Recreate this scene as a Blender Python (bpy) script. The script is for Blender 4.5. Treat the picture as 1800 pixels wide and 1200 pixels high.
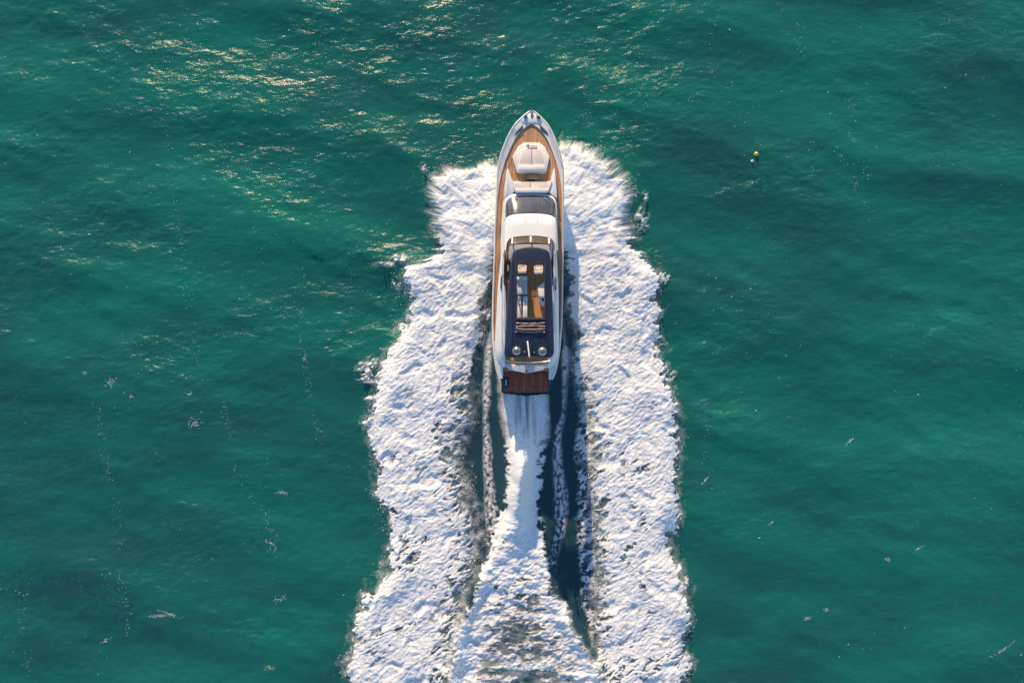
import bpy, bmesh, math, random
import numpy as np
from mathutils import Vector

random.seed(7)
rng = np.random.default_rng(11)
for o in list(bpy.data.objects):
    bpy.data.objects.remove(o)
scene = bpy.context.scene
COL = scene.collection

# ------------------------------------------------------------------ camera
CAM_H = 65.0                      # drone height above the sea, metres
S = 0.05                          # metres per plan unit at sea level (plan = 1800 x 1200 units)
cam_d = bpy.data.cameras.new('camera')
cam_d.sensor_width = 36.0
cam_d.lens = 36.0 * CAM_H / (1800 * S)
cam_d.clip_end = 20000
cam = bpy.data.objects.new('camera', cam_d)
cam.location = (0, 0, CAM_H)
COL.objects.link(cam)
scene.camera = cam

# ------------------------------------------------------------------ sky, sun, exposure
SUN_DIR = Vector((0.60, -3.05, -1.0)).normalized()      # the way the light travels
elev = math.asin(-SUN_DIR.z)
world = bpy.data.worlds.new('World')
scene.world = world
world.use_nodes = True
wn = world.node_tree.nodes
wl = world.node_tree.links
sky = wn.new('ShaderNodeTexSky')
sky.sky_type = 'NISHITA'
sky.sun_disc = False
sky.sun_elevation = elev
sky.sun_rotation = math.atan2(-SUN_DIR.x, -SUN_DIR.y) % (2 * math.pi)
sky.air_density = 1.0
sky.dust_density = 0.15
sky.ozone_density = 3.0
bg = wn['Background']
bg.inputs['Strength'].default_value = 0.15
wl.new(sky.outputs['Color'], bg.inputs['Color'])
sun_d = bpy.data.lights.new('sun', 'SUN')
sun_d.energy = 5.0
sun_d.angle = math.radians(0.53)
sun_d.color = (1.0, 0.75, 0.46)
sun = bpy.data.objects.new('sun', sun_d)
sun.rotation_euler = SUN_DIR.to_track_quat('-Z', 'Y').to_euler()
sun.location = (-30, 60, 80)
COL.objects.link(sun)
scene.view_settings.view_transform = 'Standard'
scene.view_settings.look = 'None'
scene.view_settings.exposure = 0.50
scene.view_settings.gamma = 1.0
scene.view_settings.use_curve_mapping = False
scene.render.engine = 'CYCLES'
scene.cycles.use_denoising = True
scene.cycles.denoiser = 'OPENIMAGEDENOISE'
scene.cycles.denoising_prefilter = 'ACCURATE'
scene.cycles.max_bounces = 6
scene.cycles.diffuse_bounces = 3
scene.cycles.transparent_max_bounces = 12
scene.cycles.caustics_reflective = False
scene.cycles.caustics_refractive = False
scene.cycles.sample_clamp_indirect = 3.0

# ------------------------------------------------------------------ material helpers
def new_mat(name):
    m = bpy.data.materials.new(name)
    m.use_nodes = True
    return m, m.node_tree.nodes, m.node_tree.links, m.node_tree.nodes['Principled BSDF']

def simple(name, col, rough=0.4, metal=0.0, var=0.06, scale=3.0, coat=0.0, spec=0.5, bump=0.0, bscale=40.0):
    m, n, l, p = new_mat(name)
    tc = n.new('ShaderNodeTexCoord')
    no = n.new('ShaderNodeTexNoise')
    no.inputs['Scale'].default_value = scale
    no.inputs['Detail'].default_value = 5
    l.new(tc.outputs['Object'], no.inputs['Vector'])
    mr = n.new('ShaderNodeMapRange')
    mr.inputs['From Min'].default_value = 0.3
    mr.inputs['From Max'].default_value = 0.7
    mr.inputs['To Min'].default_value = 1 - var
    mr.inputs['To Max'].default_value = 1 + var
    l.new(no.outputs['Fac'], mr.inputs['Value'])
    mx = n.new('ShaderNodeMix')
    mx.data_type = 'RGBA'
    mx.blend_type = 'MULTIPLY'
    mx.inputs['Factor'].default_value = 1
    mx.inputs['A'].default_value = (*col, 1)
    l.new(mr.outputs['Result'], mx.inputs['B'])
    l.new(mx.outputs['Result'], p.inputs['Base Color'])
    p.inputs['Roughness'].default_value = rough
    p.inputs['Metallic'].default_value = metal
    p.inputs['Specular IOR Level'].default_value = spec
    p.inputs['Coat Weight'].default_value = coat
    if bump:
        b2 = n.new('ShaderNodeTexNoise')
        b2.inputs['Scale'].default_value = bscale
        l.new(tc.outputs['Object'], b2.inputs['Vector'])
        bp = n.new('ShaderNodeBump')
        bp.inputs['Strength'].default_value = bump
        bp.inputs['Distance'].default_value = 0.02
        l.new(b2.outputs['Fac'], bp.inputs['Height'])
        l.new(bp.outputs['Normal'], p.inputs['Normal'])
    return m

def teak(name, col, dark, plank=0.11, rough=0.55):
    """planked teak: fine caulking seams run fore and aft (local Y)"""
    m, n, l, p = new_mat(name)
    tc = n.new('ShaderNodeTexCoord')
    sep = n.new('ShaderNodeSeparateXYZ')
    l.new(tc.outputs['Object'], sep.inputs['Vector'])
    mul = n.new('ShaderNodeMath'); mul.operation = 'MULTIPLY'
    mul.inputs[1].default_value = 1.0 / plank
    l.new(sep.outputs['X'], mul.inputs[0])
    fr = n.new('ShaderNodeMath'); fr.operation = 'FRACT'
    l.new(mul.outputs[0], fr.inputs[0])
    fl = n.new('ShaderNodeMath'); fl.operation = 'FLOOR'
    l.new(mul.outputs[0], fl.inputs[0])
    wn_ = n.new('ShaderNodeTexWhiteNoise'); wn_.noise_dimensions = '1D'
    l.new(fl.outputs[0], wn_.inputs['W'])
    seam = n.new('ShaderNodeMath'); seam.operation = 'GREATER_THAN'
    seam.inputs[1].default_value = 0.12
    l.new(fr.outputs[0], seam.inputs[0])
    mp = n.new('ShaderNodeMapping')
    mp.inputs['Scale'].default_value = (9, 0.9, 9)
    l.new(tc.outputs['Object'], mp.inputs['Vector'])
    no = n.new('ShaderNodeTexNoise')
    no.inputs['Scale'].default_value = 1.2
    no.inputs['Detail'].default_value = 6
    l.new(mp.outputs['Vector'], no.inputs['Vector'])
    add = n.new('ShaderNodeMath'); add.operation = 'MULTIPLY_ADD'
    add.inputs[1].default_value = 0.45
    l.new(wn_.outputs['Value'], add.inputs[0])
    l.new(no.outputs['Fac'], add.inputs[2])
    cr = n.new('ShaderNodeMapRange')
    cr.inputs['From Min'].default_value = 0.35
    cr.inputs['From Max'].default_value = 1.0
    cr.inputs['To Min'].default_value = 0.0
    cr.inputs['To Max'].default_value = 1.0
    l.new(add.outputs[0], cr.inputs['Value'])
    mx = n.new('ShaderNodeMix'); mx.data_type = 'RGBA'
    mx.inputs['A'].default_value = (col[0] * .72, col[1] * .70, col[2] * .68, 1)
    mx.inputs['B'].default_value = (min(1, col[0] * 1.2), col[1] * 1.2, col[2] * 1.2, 1)
    l.new(cr.outputs['Result'], mx.inputs['Factor'])
    mx2 = n.new('ShaderNodeMix'); mx2.data_type = 'RGBA'
    mx2.inputs['A'].default_value = (*dark, 1)
    l.new(seam.outputs[0], mx2.inputs['Factor'])
    l.new(mx.outputs['Result'], mx2.inputs['B'])
    l.new(mx2.outputs['Result'], p.inputs['Base Color'])
    p.inputs['Roughness'].default_value = rough
    p.inputs['Specular IOR Level'].default_value = 0.3
    return m

M = {}
M['gel'] = simple('gelcoat_white', (0.80, 0.79, 0.77), 0.28, var=0.03, scale=0.8, coat=0.3)
M['gel_warm'] = simple('gelcoat_cream', (0.80, 0.75, 0.69), 0.35, var=0.03, scale=1.0)
M['grip'] = simple('nonskid_grey', (0.62, 0.62, 0.64), 0.6, var=0.05, scale=4)
M['navy'] = simple('navy_hardtop_paint', (0.021, 0.030, 0.060), 0.36, var=0.12, scale=1.5, coat=0.2)
M['navy_cloth'] = simple('dark_canvas', (0.028, 0.030, 0.045), 0.85, var=0.2, scale=8, bump=0.3)
M['glass'] = simple('tinted_windscreen', (0.060, 0.055, 0.058), 0.12, var=0.35, scale=1.1, coat=0.5)
M['brown_glass'] = simple('brown_tinted_acrylic', (0.20, 0.155, 0.125), 0.12, var=0.25, scale=2.5)
_m = M['brown_glass']; _n = _m.node_tree.nodes; _l = _m.node_tree.links
_t = _n.new('ShaderNodeBsdfTransparent'); _t.inputs['Color'].default_value = (0.86, 0.74, 0.64, 1)
_x = _n.new('ShaderNodeMixShader'); _x.inputs['Fac'].default_value = 0.42
_l.new(_t.outputs[0], _x.inputs[1]); _l.new(_n['Principled BSDF'].outputs[0], _x.inputs[2]); _l.new(_x.outputs[0], _n['Material Output'].inputs['Surface'])
M['black'] = simple('black_rubber', (0.015, 0.015, 0.018), 0.5, var=0.1)
M['dark_grey'] = simple('dark_grey_frame', (0.05, 0.055, 0.065), 0.5, var=0.15, scale=5)
M['steel'] = simple('stainless_steel', (0.70, 0.70, 0.70), 0.18, metal=1.0, var=0.03)
M['cushion'] = simple('beige_cushion', (0.74, 0.645, 0.575), 0.85, var=0.05, scale=5, bump=0.25, bscale=25)
M['cushion_white'] = simple('white_cushion', (0.82, 0.79, 0.76), 0.8, var=0.05, scale=5, bump=0.25, bscale=25)
M['teak'] = teak('teak_deck_planking', (0.60, 0.32, 0.165), (0.22, 0.12, 0.06))
M['teak_bright'] = teak('oiled_teak', (0.56, 0.285, 0.12), (0.22, 0.11, 0.05))
M['wet_teak'] = simple('wet_red_teak', (0.34, 0.088, 0.050), 0.3, var=0.25, scale=2.5)
M['wet_teak_light'] = simple('wet_brown_teak', (0.36, 0.125, 0.070), 0.3, var=0.25, scale=2.5)
M['dome'] = simple('radome_polished_grey', (0.34, 0.33, 0.32), 0.25, metal=0.8, var=0.03)
M['tan'] = simple('tan_webbing', (0.36, 0.27, 0.23), 0.6, var=0.2, scale=6)
M['mark'] = simple('pale_lettering', (0.20, 0.21, 0.26), 0.5, var=0.3, scale=30)
M['yellow'] = simple('yellow_buoy_plastic', (0.70, 0.47, 0.02), 0.35, var=0.12, scale=6)
M['white_plastic'] = simple('white_float_plastic', (0.80, 0.78, 0.70), 0.4, var=0.08, scale=6)

# ------------------------------------------------------------------ noise (numpy gradient noise)
_perm = rng.permutation(4096)
_ang = rng.uniform(0, 2 * np.pi, 4096)
_gx, _gy = np.cos(_ang).astype(np.float32), np.sin(_ang).astype(np.float32)

def perlin(x, y, seed=0):
    x = np.asarray(x, np.float32) + seed * 17.31
    y = np.asarray(y, np.float32) + seed * 9.77
    xi = np.floor(x).astype(np.int64); yi = np.floor(y).astype(np.int64)
    xf = (x - xi).astype(np.float32); yf = (y - yi).astype(np.float32)
    u = xf * xf * xf * (xf * (xf * 6 - 15) + 10)
    v = yf * yf * yf * (yf * (yf * 6 - 15) + 10)
    def g(ix, iy, dx, dy):
        h = _perm[(_perm[ix & 4095] + iy) & 4095]
        return _gx[h] * dx + _gy[h] * dy
    a = g(xi, yi, xf, yf); b = g(xi + 1, yi, xf - 1, yf)
    c = g(xi, yi + 1, xf, yf - 1); d = g(xi + 1, yi + 1, xf - 1, yf - 1)
    return ((a + (b - a) * u) * (1 - v) + (c + (d - c) * u) * v) * 1.41

def fbm(x, y, lam, octv=4, seed=0, gain=0.5):
    s = np.zeros(np.shape(x), np.float32); a = 1.0; t = 0.0
    for k in range(octv):
        s += a * perlin(np.asarray(x) / lam, np.asarray(y) / lam, seed + k * 3)
        t += a; a *= gain; lam *= 0.5
    return s / t

def billow(x, y, lam, seed=0):
    return np.abs(perlin(np.asarray(x) / lam, np.asarray(y) / lam, seed)) * 2.0

def worley(x, y, lam, seed=0):
    '''distance to the nearest feature point and that point's random height'''
    x = np.asarray(x, np.float32) / lam + seed * 13.7; y = np.asarray(y, np.float32) / lam + seed * 7.1
    xi = np.floor(x).astype(np.int64); yi = np.floor(y).astype(np.int64)
    best = np.full(x.shape, 9.0, np.float32); hh = np.zeros(x.shape, np.float32)
    for oy in (-1, 0, 1):
        for ox in (-1, 0, 1):
            h = _perm[(_perm[(xi + ox) & 4095] + yi + oy) & 4095]
            fx_ = xi + ox + 0.5 + 0.48 * _gx[h]; fy_ = yi + oy + 0.5 + 0.48 * _gy[h]
            d = (fx_ - x) ** 2 + (fy_ - y) ** 2
            up = d < best
            best = np.where(up, d, best).astype(np.float32); hh = np.where(up, (h & 255) / 255.0, hh).astype(np.float32)
    return np.sqrt(best), hh

def puffs(x, y, lam, seed=0):
    d, h = worley(x, y, lam, seed)
    return np.clip(1 - (d / 0.75) ** 2, 0, 1) * (0.35 + 0.65 * h)

def sstep(a, b, v):
    t = np.clip((v - a) / (b - a), 0, 1)
    return t * t * (3 - 2 * t)

# ------------------------------------------------------------------ wake shape on a raster (metres, sea level)
CELL = 0.062
RX0, RX1, RY0, RY1 = -19.0, 21.0, -48.0, 19.0
rx = np.arange(RX0, RX1, CELL, dtype=np.float32)
ry = np.arange(RY0, RY1, CELL, dtype=np.float32)
GX, GY = np.meshgrid(rx, ry)
PX = 900 + GX / S
PY = 600 - GY / S

def curve(tab):
    t = np.array(tab, float)
    xs = np.interp(PY[:, 0], t[:, 0], t[:, 1])
    k = np.array([1, 2, 3, 2, 1], float); k /= k.sum()
    xs = np.convolve(np.pad(xs, 2, mode='edge'), k, mode='valid')
    slope = np.gradient(xs, PY[:, 0])
    return xs[:, None].astype(np.float32), np.sqrt(1 + slope ** 2)[:, None].astype(np.float32)

L_out = curve([(280,872),(284,866),(290,838),(297,800),(305,775),(315,754),(340,752),(380,758),(420,768),(445,775),(460,745),(470,710),(490,706),(530,722),(560,720),(590,700),(620,685),(650,676),(680,668),(710,656),(740,650),(770,654),(800,661),(850,666),(880,675),(900,683),(960,683),(985,690),(1000,697),(1020,672),(1050,640),(1080,630),(1120,624),(1200,620),(1500,590)])
L_in = curve([(280,872),(300,880),(430,880),(442,868),(480,858),(520,853),(560,848),(600,838),(640,832),(680,820),(715,832),(740,834),(760,815),(800,808),(850,824),(900,836),(950,842),(1000,838),(1040,825),(1080,815),(1200,800),(1500,790)])
R_in = curve([(248,984),(300,975),(430,975),(442,994),(480,1003),(520,1008),(560,1007),(600,1012),(640,1010),(680,1025),(720,1032),(760,1035),(800,1038),(850,1040),(900,1043),(950,1046),(1130,1046),(1150,1040),(1200,1050),(1500,1080)])
R_out = curve([(246,984),(250,992),(255,1012),(262,1030),(275,1058),(290,1080),(305,1095),(320,1112),(335,1110),(350,1115),(370,1112),(400,1108),(430,1108),(460,1125),(475,1150),(490,1163),(505,1150),(530,1145),(560,1150),(600,1152),(640,1160),(680,1172),(700,1180),(740,1186),(800,1187),(850,1188),(900,1183),(950,1172),(980,1183),(1010,1197),(1050,1200),(1090,1210),(1120,1196),(1200,1202),(1500,1225)])
C_l = curve([(600,873),(640,873),(690,876),(720,877),(750,883),(780,888),(810,890),(840,889),(870,884),(900,880),(930,870),(960,862),(990,850),(1020,835),(1050,818),(1100,800),(1200,780),(1500,740)])
C_r = curve([(600,978),(640,974),(690,968),(720,970),(750,968),(780,962),(810,955),(840,950),(870,948),(900,950),(930,957),(960,963),(990,967),(1020,975),(1050,985),(1080,1000),(1120,1030),(1160,1055),(1200,1065),(1500,1110)])

def band(lo, hi, y0, y1, soft=14):
    dl = (PX - lo[0]) / lo[1]
    dr = (hi[0] - PX) / hi[1]
    d = np.minimum(dl, dr) * S
    return np.minimum(d, np.minimum((PY - y0), (y1 - PY)) * S), dl * S, dr * S

# edge roughness: scallops everywhere, radial feathering round the bow spray
scal = 0.75 * perlin(GX / 2.6, GY / 2.6, 3) + 0.42 * perlin(GX / 1.1, GY / 1.1, 4) + 0.24 * perlin(GX / 0.5, GY / 0.5, 5) + 0.12 * perlin(GX / 0.24, GY / 0.24, 6)
cx, cy = 1.5, 8.0
rad = np.hypot(GX - cx, GY - cy)
th = np.arctan2(GY - cy, GX - cx)
feath = 0.65 * perlin(th * 9, rad / 4.0, 8) + 0.55 * perlin(th * 26, rad / 2.2, 9) + 0.40 * perlin(th * 60, rad / 1.2, 10)
bow = sstep(520, 440, PY)
edge = scal * (1 - bow) + (0.45 * scal + feath) * bow

dL, dLl, dLr = band(L_out, L_in, 276, 1520)
dR, dRl, dRr = band(R_in, R_out, 240, 1520)
dC, dCl, dCr = band(C_l, C_r, 620, 1520)

# froth: a network of threads that closes into solid foam as the density rises
def froth_net(x, y, seed):
    qx = x + 0.16 * perlin(x / 0.8, y / 0.8, seed + 1) + 0.05 * perlin(x / 0.25, y / 0.25, seed + 2)
    qy = y + 0.16 * perlin(x / 0.8, y / 0.8, seed + 3) + 0.05 * perlin(x / 0.25, y / 0.25, seed + 4)
    r = 0.0
    for w_, lm, k_ in ((0.42, 1.15, 5), (0.33, 0.55, 6), (0.25, 0.27, 7)):
        r = r + w_ * (1 - 2 * np.abs(perlin(qx / lm, qy / lm, seed + k_)))
    r = (r - r.mean()) / r.std()
    return (0.5 + 0.5 * np.tanh(0.85 * r)).astype(np.float32)

slant = np.where(PX > 930, -0.30, 0.30)
net = froth_net((GX * 0.84 + GY * 0.54) * 0.75, (GY * 0.84 - GX * 0.54) * 1.35, 301)
netC = froth_net(GX * 0.75, GY * 1.25, 321)
def froth(D, net_=None):
    return sstep(-0.20, 0.28, (net if net_ is None else net_) + D - 1.0) * sstep(0.04, 0.40, D)

old = sstep(560, 950, PY)
patch = fbm(GX, GY, 3.2, 4, 33)
aft = sstep(430, 530, PY)
bodyD = 1.32 - aft * (0.08 + 0.12 * old + (0.14 + 0.24 * old) * sstep(-0.15, 0.55, patch))
fadeL = sstep(-0.2, 3.2, dLr + 0.6 * scal)
fadeR = sstep(-0.2, 1.9, dRl + 0.4 * scal)
k6 = sstep(560, 740, PY)
DL = bodyD * sstep(-0.45, 0.50, dL + edge) * (1 - k6 * 0.78 * (1 - fadeL))
DR = bodyD * sstep(-0.45, 0.50, dR + edge) * (1 - k6 * 0.66 * (1 - fadeR))
qL = k6 * (1 - fadeL) * 0.45; qR = k6 * (1 - fadeR) * 0.45
fringe = np.clip(0.30 + 0.9 * fbm(GX, GY, 0.75, 5, 29), 0, 0.7)
covL_all = np.maximum(froth(DL) * (1 - qL) + qL * np.clip(DL * 0.9, 0, 1), fringe * sstep(-1.0, 0.5, dL + 1.1 * edge))
covR_all = np.maximum(froth(DR) * (1 - qR) + qR * np.clip(DR * 0.9, 0, 1), fringe * sstep(-1.0, 0.5, dR + 1.1 * edge))
# the bow spray is mist: it thins out softly instead of breaking into threads
mistL = np.where(dL > -3, 1, 0) * sstep(-0.55, 2.0, np.minimum(dLl, (PY - 276) * S * 0.9) + 0.9 * edge) * (1.05 + 0.25 * fbm(GX, GY, 1.8, 4, 37)); mistR = np.where(dR > -3, 1, 0) * sstep(-0.55, 2.0, np.minimum(dRr, (PY - 240) * S * 0.9) + 0.9 * edge) * (1.05 + 0.25 * fbm(GX, GY, 1.8, 4, 37))
bowk = sstep(505, 425, PY + 22 * perlin(GX / 2.0, GY / 2.0, 39))
covL = covL_all; covR = covR_all
innerL = sstep(-0.15, 0.15, dLr + 0.25 * scal); innerR = sstep(-0.15, 0.15, dRl + 0.25 * scal)
covL_b = np.clip(mistL, 0, 1) * bowk * innerL; covR_b = np.clip(mistR, 0, 1) * bowk * innerR

tC = np.clip((PX - C_l[0]) / np.maximum(C_r[0] - C_l[0], 1), 0, 1)
near = sstep(800, 750, PY)
streak = fbm(GX * 1.0, GY * 0.08, 0.42, 4, 41)
mid = np.exp(-((tC - 0.50) / 0.15) ** 2)
far = sstep(985, 1110, PY)
mid2 = np.exp(-((tC - 0.53) / 0.33) ** 4)
DC = 1.30 * sstep(-0.40, 0.9, dC + (0.40 + 0.45 * sstep(880, 1000, PY)) * edge)
DC -= near * (0.18 + 0.55 * mid * sstep(-0.35, 0.35, streak) + 0.30 * sstep(-0.1, 0.5, streak))
DC -= far * mid2 * np.clip(0.80 + 0.9 * fbm(GX * 0.5, GY * 1.5, 1.6, 4, 43), 0.10, 1.10)
DC -= 0.38 * sstep(830, 940, PY) * sstep(0.0, 0.5, fbm(GX * 0.6, GY * 1.3, 1.5, 4, 45))
softC = np.clip(DC * 0.95, 0, 1)
covC = froth(DC, netC) * (1 - near) * (1 - 0.55 * far) + np.maximum(near, 0.55 * far) * softC

# loose spray clumps, outside the bands
blob = np.zeros_like(GX)
for bx, by, ra, rb, st in [(655,655,34,34,.55),(668,700,16,16,.45),(1178,660,15,17,.55),(1128,385,18,36,.42),(1160,490,22,14,.50),(705,455,22,12,.5),(720,560,12,30,.35),(1170,745,10,6,.6),(1130,345,14,20,.35),(700,500,14,26,.35),(1205,1025,12,22,.4),(655,700,22,8,.5),(1150,560,12,40,.3),(745,300,10,20,.35)]:
    q = ((PX - bx) / ra) ** 2 + ((PY - by) / rb) ** 2
    blob = np.maximum(blob, st * np.exp(-q * 1.3) * (1.0 + 0.9 * fbm(GX, GY, 0.8, 4, 51)))
blob = froth(np.clip(blob * 1.25, 0, 0.8)) * sstep(0.05, 0.5, blob) * 0.75

# narrow streaks thrown off the quarters
def ribbon(tab, dens):
    t = np.array(tab, float)
    c = np.interp(PY[:, 0], t[:, 0], t[:, 1], left=-9e3, right=-9e3)[:, None]
    w = np.interp(PY[:, 0], t[:, 0], t[:, 2])[:, None]
    de = np.interp(PY[:, 0], t[:, 0], t[:, 3])[:, None]
    d = (w / 2 - np.abs(PX - c)) * S + 0.22 * scal
    fl = sstep(0.05, 0.85, de * 1.05 + 1.1 * fbm(GX, GY * 0.7, 0.30, 3, 61))
    line = np.exp(-((PX - (c + dens * w * 0.42)) / 1.5) ** 2) * 0.32 * np.clip(0.7 + 1.2 * fbm(GX, GY, 1.2, 3, 63), 0, 1)
    return np.maximum(sstep(-0.15, 0.30, d) * fl * 0.9, line * (de > 0.05) * sstep(0.05, 0.3, de))
strL = ribbon([(556,867,2,.6),(590,863,6,.85),(615,858,13,.9),(650,856,15,.85),(690,855,11,.7),(740,853,10,.62),(800,856,15,.5),(850,860,21,.45),(900,863,26,.42),(940,868,26,.3),(980,862,16,.1)], -1)
strR = ribbon([(560,990,2,.6),(590,992,8,.75),(620,994,14,.75),(660,993,14,.7),(700,992,10,.6),(730,990,10,.5),(765,982,12,.5),(800,979,14,.5),(850,985,22,.48),(900,988,26,.42),(940,983,22,.36),(985,973,14,.2),(1010,976,8,.1)], 1)
lace = sstep(-0.1, 0.4, np.minimum((PX - np.interp(PY[:, 0], [700,760,820,1000,1100], [1022,1010,1012,1016,1030])[:, None]), (1050 - PX)) * S + 0.4 * scal) * sstep(690, 740, PY) * sstep(1150, 1090, PY)
lace = lace * froth(np.clip(0.50 + 0.9 * fbm(GX, GY * 0.6, 1.3, 5, 71), 0, 1))

# hull footprint at the waterline keeps the foam out of the boat
BX, BY, BROT = 23 * S * (1 - 0.6 / CAM_H), -92 * S * (1 - 0.6 / CAM_H), math.radians(-1.23)
ca, sa = math.cos(-BROT), math.sin(-BROT)
lx = (GX - BX) * ca - (GY - BY) * sa
ly = (GX - BX) * sa + (GY - BY) * ca
hb_w = np.interp(ly, [-0.2, 0, 8, 14, 18, 21, 22.3], [0, 2.1, 2.6, 2.35, 1.5, 0.5, 0])
inside = (np.abs(lx) < hb_w - 0.05)

def blur(a, sig):
    sg = sig / CELL
    n = int(sg * 3) | 1
    k = np.exp(-0.5 * (np.arange(-n, n + 1) / sg) ** 2).astype(np.float32); k /= k.sum()
    def conv(b):
        L = b.shape[1] + 2 * n
        F = np.fft.rfft(np.pad(b, ((0, 0), (n, n)), mode='edge'), axis=1)
        kk = np.zeros(L, np.float32); kk[:n + 1] = k[n:]; kk[-n:] = k[:n]
        return np.fft.irfft(F * np.fft.rfft(kk), n=L, axis=1)[:, n:-n].astype(np.float32)
    return conv(conv(a).T).T

sideL = (dL > 0).astype(np.float32); sideR = (dR > 0).astype(np.float32); cen = (dC > 0).astype(np.float32)
sides = blur(sideL, 0.9) + blur(sideR, 0.9)
centre = blur(cen, 0.6)
alongside = sstep(255, 330, PY) * sstep(470, 390, PY)
hull_d = np.maximum(np.abs(lx) - hb_w, 0)
W = 0.42 * sides
W += sides * 0.9 * alongside * np.exp(-hull_d / 2.6)                       # spray sheet climbs beside the forebody
ridgeL = np.exp(-((dLl - 1.1) / 0.9) ** 2); ridgeR = np.exp(-((dRr - 1.1) / 0.9) ** 2)
W += 0.22 * (ridgeL * sideL + ridgeR * sideR)
inner = np.exp(-((dRl - 0.6) / 0.5) ** 2) * sideR * sstep(650, 560, PY) + np.exp(-((dLr - 0.6) / 0.5) ** 2) * sideL * sstep(650, 560, PY)
W += 0.25 * inner
tail = np.where(PY < 815, np.exp(-((PY - 815) / 52) ** 2), np.exp(-((PY - 815) / 120) ** 2))
W += centre * (0.15 + 2.5 * tail * np.exp(-((tC - 0.40) / 0.27) ** 2))
edges = np.exp(-((dCl - 0.5) / 0.55) ** 2) + np.exp(-((dCr - 0.5) / 0.55) ** 2)
W += 0.55 * cen * edges * sstep(900, 1040, PY)
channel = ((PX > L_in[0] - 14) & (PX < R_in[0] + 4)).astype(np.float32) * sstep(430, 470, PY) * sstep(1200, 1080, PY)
trough = (1 - np.clip(sides + centre, 0, 1)) * sstep(500, 640, PY) * ((PX > 780) & (PX < 1060))
W -= 0.40 * blur(trough.astype(np.float32), 0.5)
W *= sstep(1500, 1300, PY)
W = blur(W.astype(np.float32), 0.25)
wake_zone = np.clip(blur(np.clip(sideL + sideR + cen + (trough > 0.1), 0, 1).astype(np.float32), 1.2), 0, 1)

def sample(a, x, y):
    fx = np.clip((x - RX0) / CELL, 0, len(rx) - 1.001); fy = np.clip((y - RY0) / CELL, 0, len(ry) - 1.001)
    ix = fx.astype(np.int64); iy = fy.astype(np.int64)
    u = fx - ix; v = fy - iy
    r = (a[iy, ix] * (1 - u) + a[iy, ix + 1] * u) * (1 - v) + (a[iy + 1, ix] * (1 - u) + a[iy + 1, ix + 1] * u) * v
    out = (x < RX0) | (x > RX1) | (y < RY0) | (y > RY1)
    return np.where(out, 0, r)

# ------------------------------------------------------------------ the sea
NW = 137
lam = np.exp(np.concatenate([rng.uniform(np.log(5.0), np.log(15.0), 26), rng.uniform(np.log(1.5), np.log(5.0), 44), rng.uniform(np.log(0.5), np.log(1.5), 60), np.log([7.2, 8.6, 9.9, 11.5, 13.0, 15.5, 18.0])]))
main_dir = math.radians(-104)            # waves run down the picture, crests a little tilted
wdir = main_dir + rng.normal(0, 1, NW) * np.where(lam > 5, 0.30, np.where(lam > 1.5, 0.50, 0.75))
slope = np.where(lam > 5, 0.0180, np.where(lam > 1.5, 0.0160, 0.0115)) * rng.uniform(0.6, 1.4, NW)
wdir[130:] = math.radians(-108) + np.array([-.16, .12, -.06, .2, .03, -.22, .08])
slope[130:] = [.026, .033, .030, .032, .026, .024, .020]
kk = 2 * np.pi / lam
amp = slope / kk
ph = rng.uniform(0, 2 * np.pi, NW)

def waves(x, y):
    z = np.zeros_like(x); dx = np.zeros_like(x); dy = np.zeros_like(x)
    groups = np.clip(0.55 + 1.3 * fbm(x, y * 1.5, 11, 3, 83), 0.15, 1.5)          # short seas come in patches
    fine = np.clip(0.5 + 1.6 * fbm(x * 0.8, y * 1.7, 6, 3, 85), 0.1, 1.7)
    for i in range(NW):
        c, s_ = math.cos(wdir[i]), math.sin(wdir[i])
        p = (kk[i] * c) * x + (kk[i] * s_) * y + ph[i]
        a = amp[i] * (1.0 if lam[i] > 5 else (groups if lam[i] > 1.5 else fine))
        sn = np.sin(p)
        z += a * np.cos(p)
        dx -= (1.25 * c) * a * sn
        dy -= (1.25 * s_) * a * sn
    return z, dx, dy

def axis(lo, hi, step, reach):
    a = list(np.arange(lo, hi + step / 2, step))
    st = step; v = a[-1]; ext = []
    while v < reach:
        st *= 1.16; v += st; ext.append(v)
    st = step; v = a[0]; pre = []
    while v > -reach:
        st *= 1.16; v -= st; pre.append(v)
    return np.array(pre[::-1] + a + ext, np.float32)

ax = axis(-49, 49, 0.125, 6000.0)
ay = axis(-35, 34, 0.125, 6000.0)
X, Y = np.meshgrid(ax, ay)
far_fade = sstep(120, 60, np.maximum(np.abs(X), np.abs(Y))).astype(np.float32)
gust = 0.85 + 0.45 * fbm(X, Y, 26, 3, 81)                                   # patchy wind
z, dx, dy = waves(X, Y)
wz = sample(wake_zone, X, Y).astype(np.float32)
damp = far_fade * gust * (1 - 0.75 * wz)
foam_any = np.clip(covL + covR + covC, 0, 1)
Wv = sample(W, X, Y) - 0.12 * sample(foam_any, X, Y)
VX = X + dx * damp; VY = Y + dy * damp; VZ = z * damp + Wv
wake_shade = np.clip(sample(blur(channel, 0.45), X, Y) + 0.42 * sample(blur(wake_zone, 2.6) * sstep(600, 900, PY), X, Y), 0, 1)  # painted shade: dimmer upwelling light in channels; darker water beside the wake too

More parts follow.
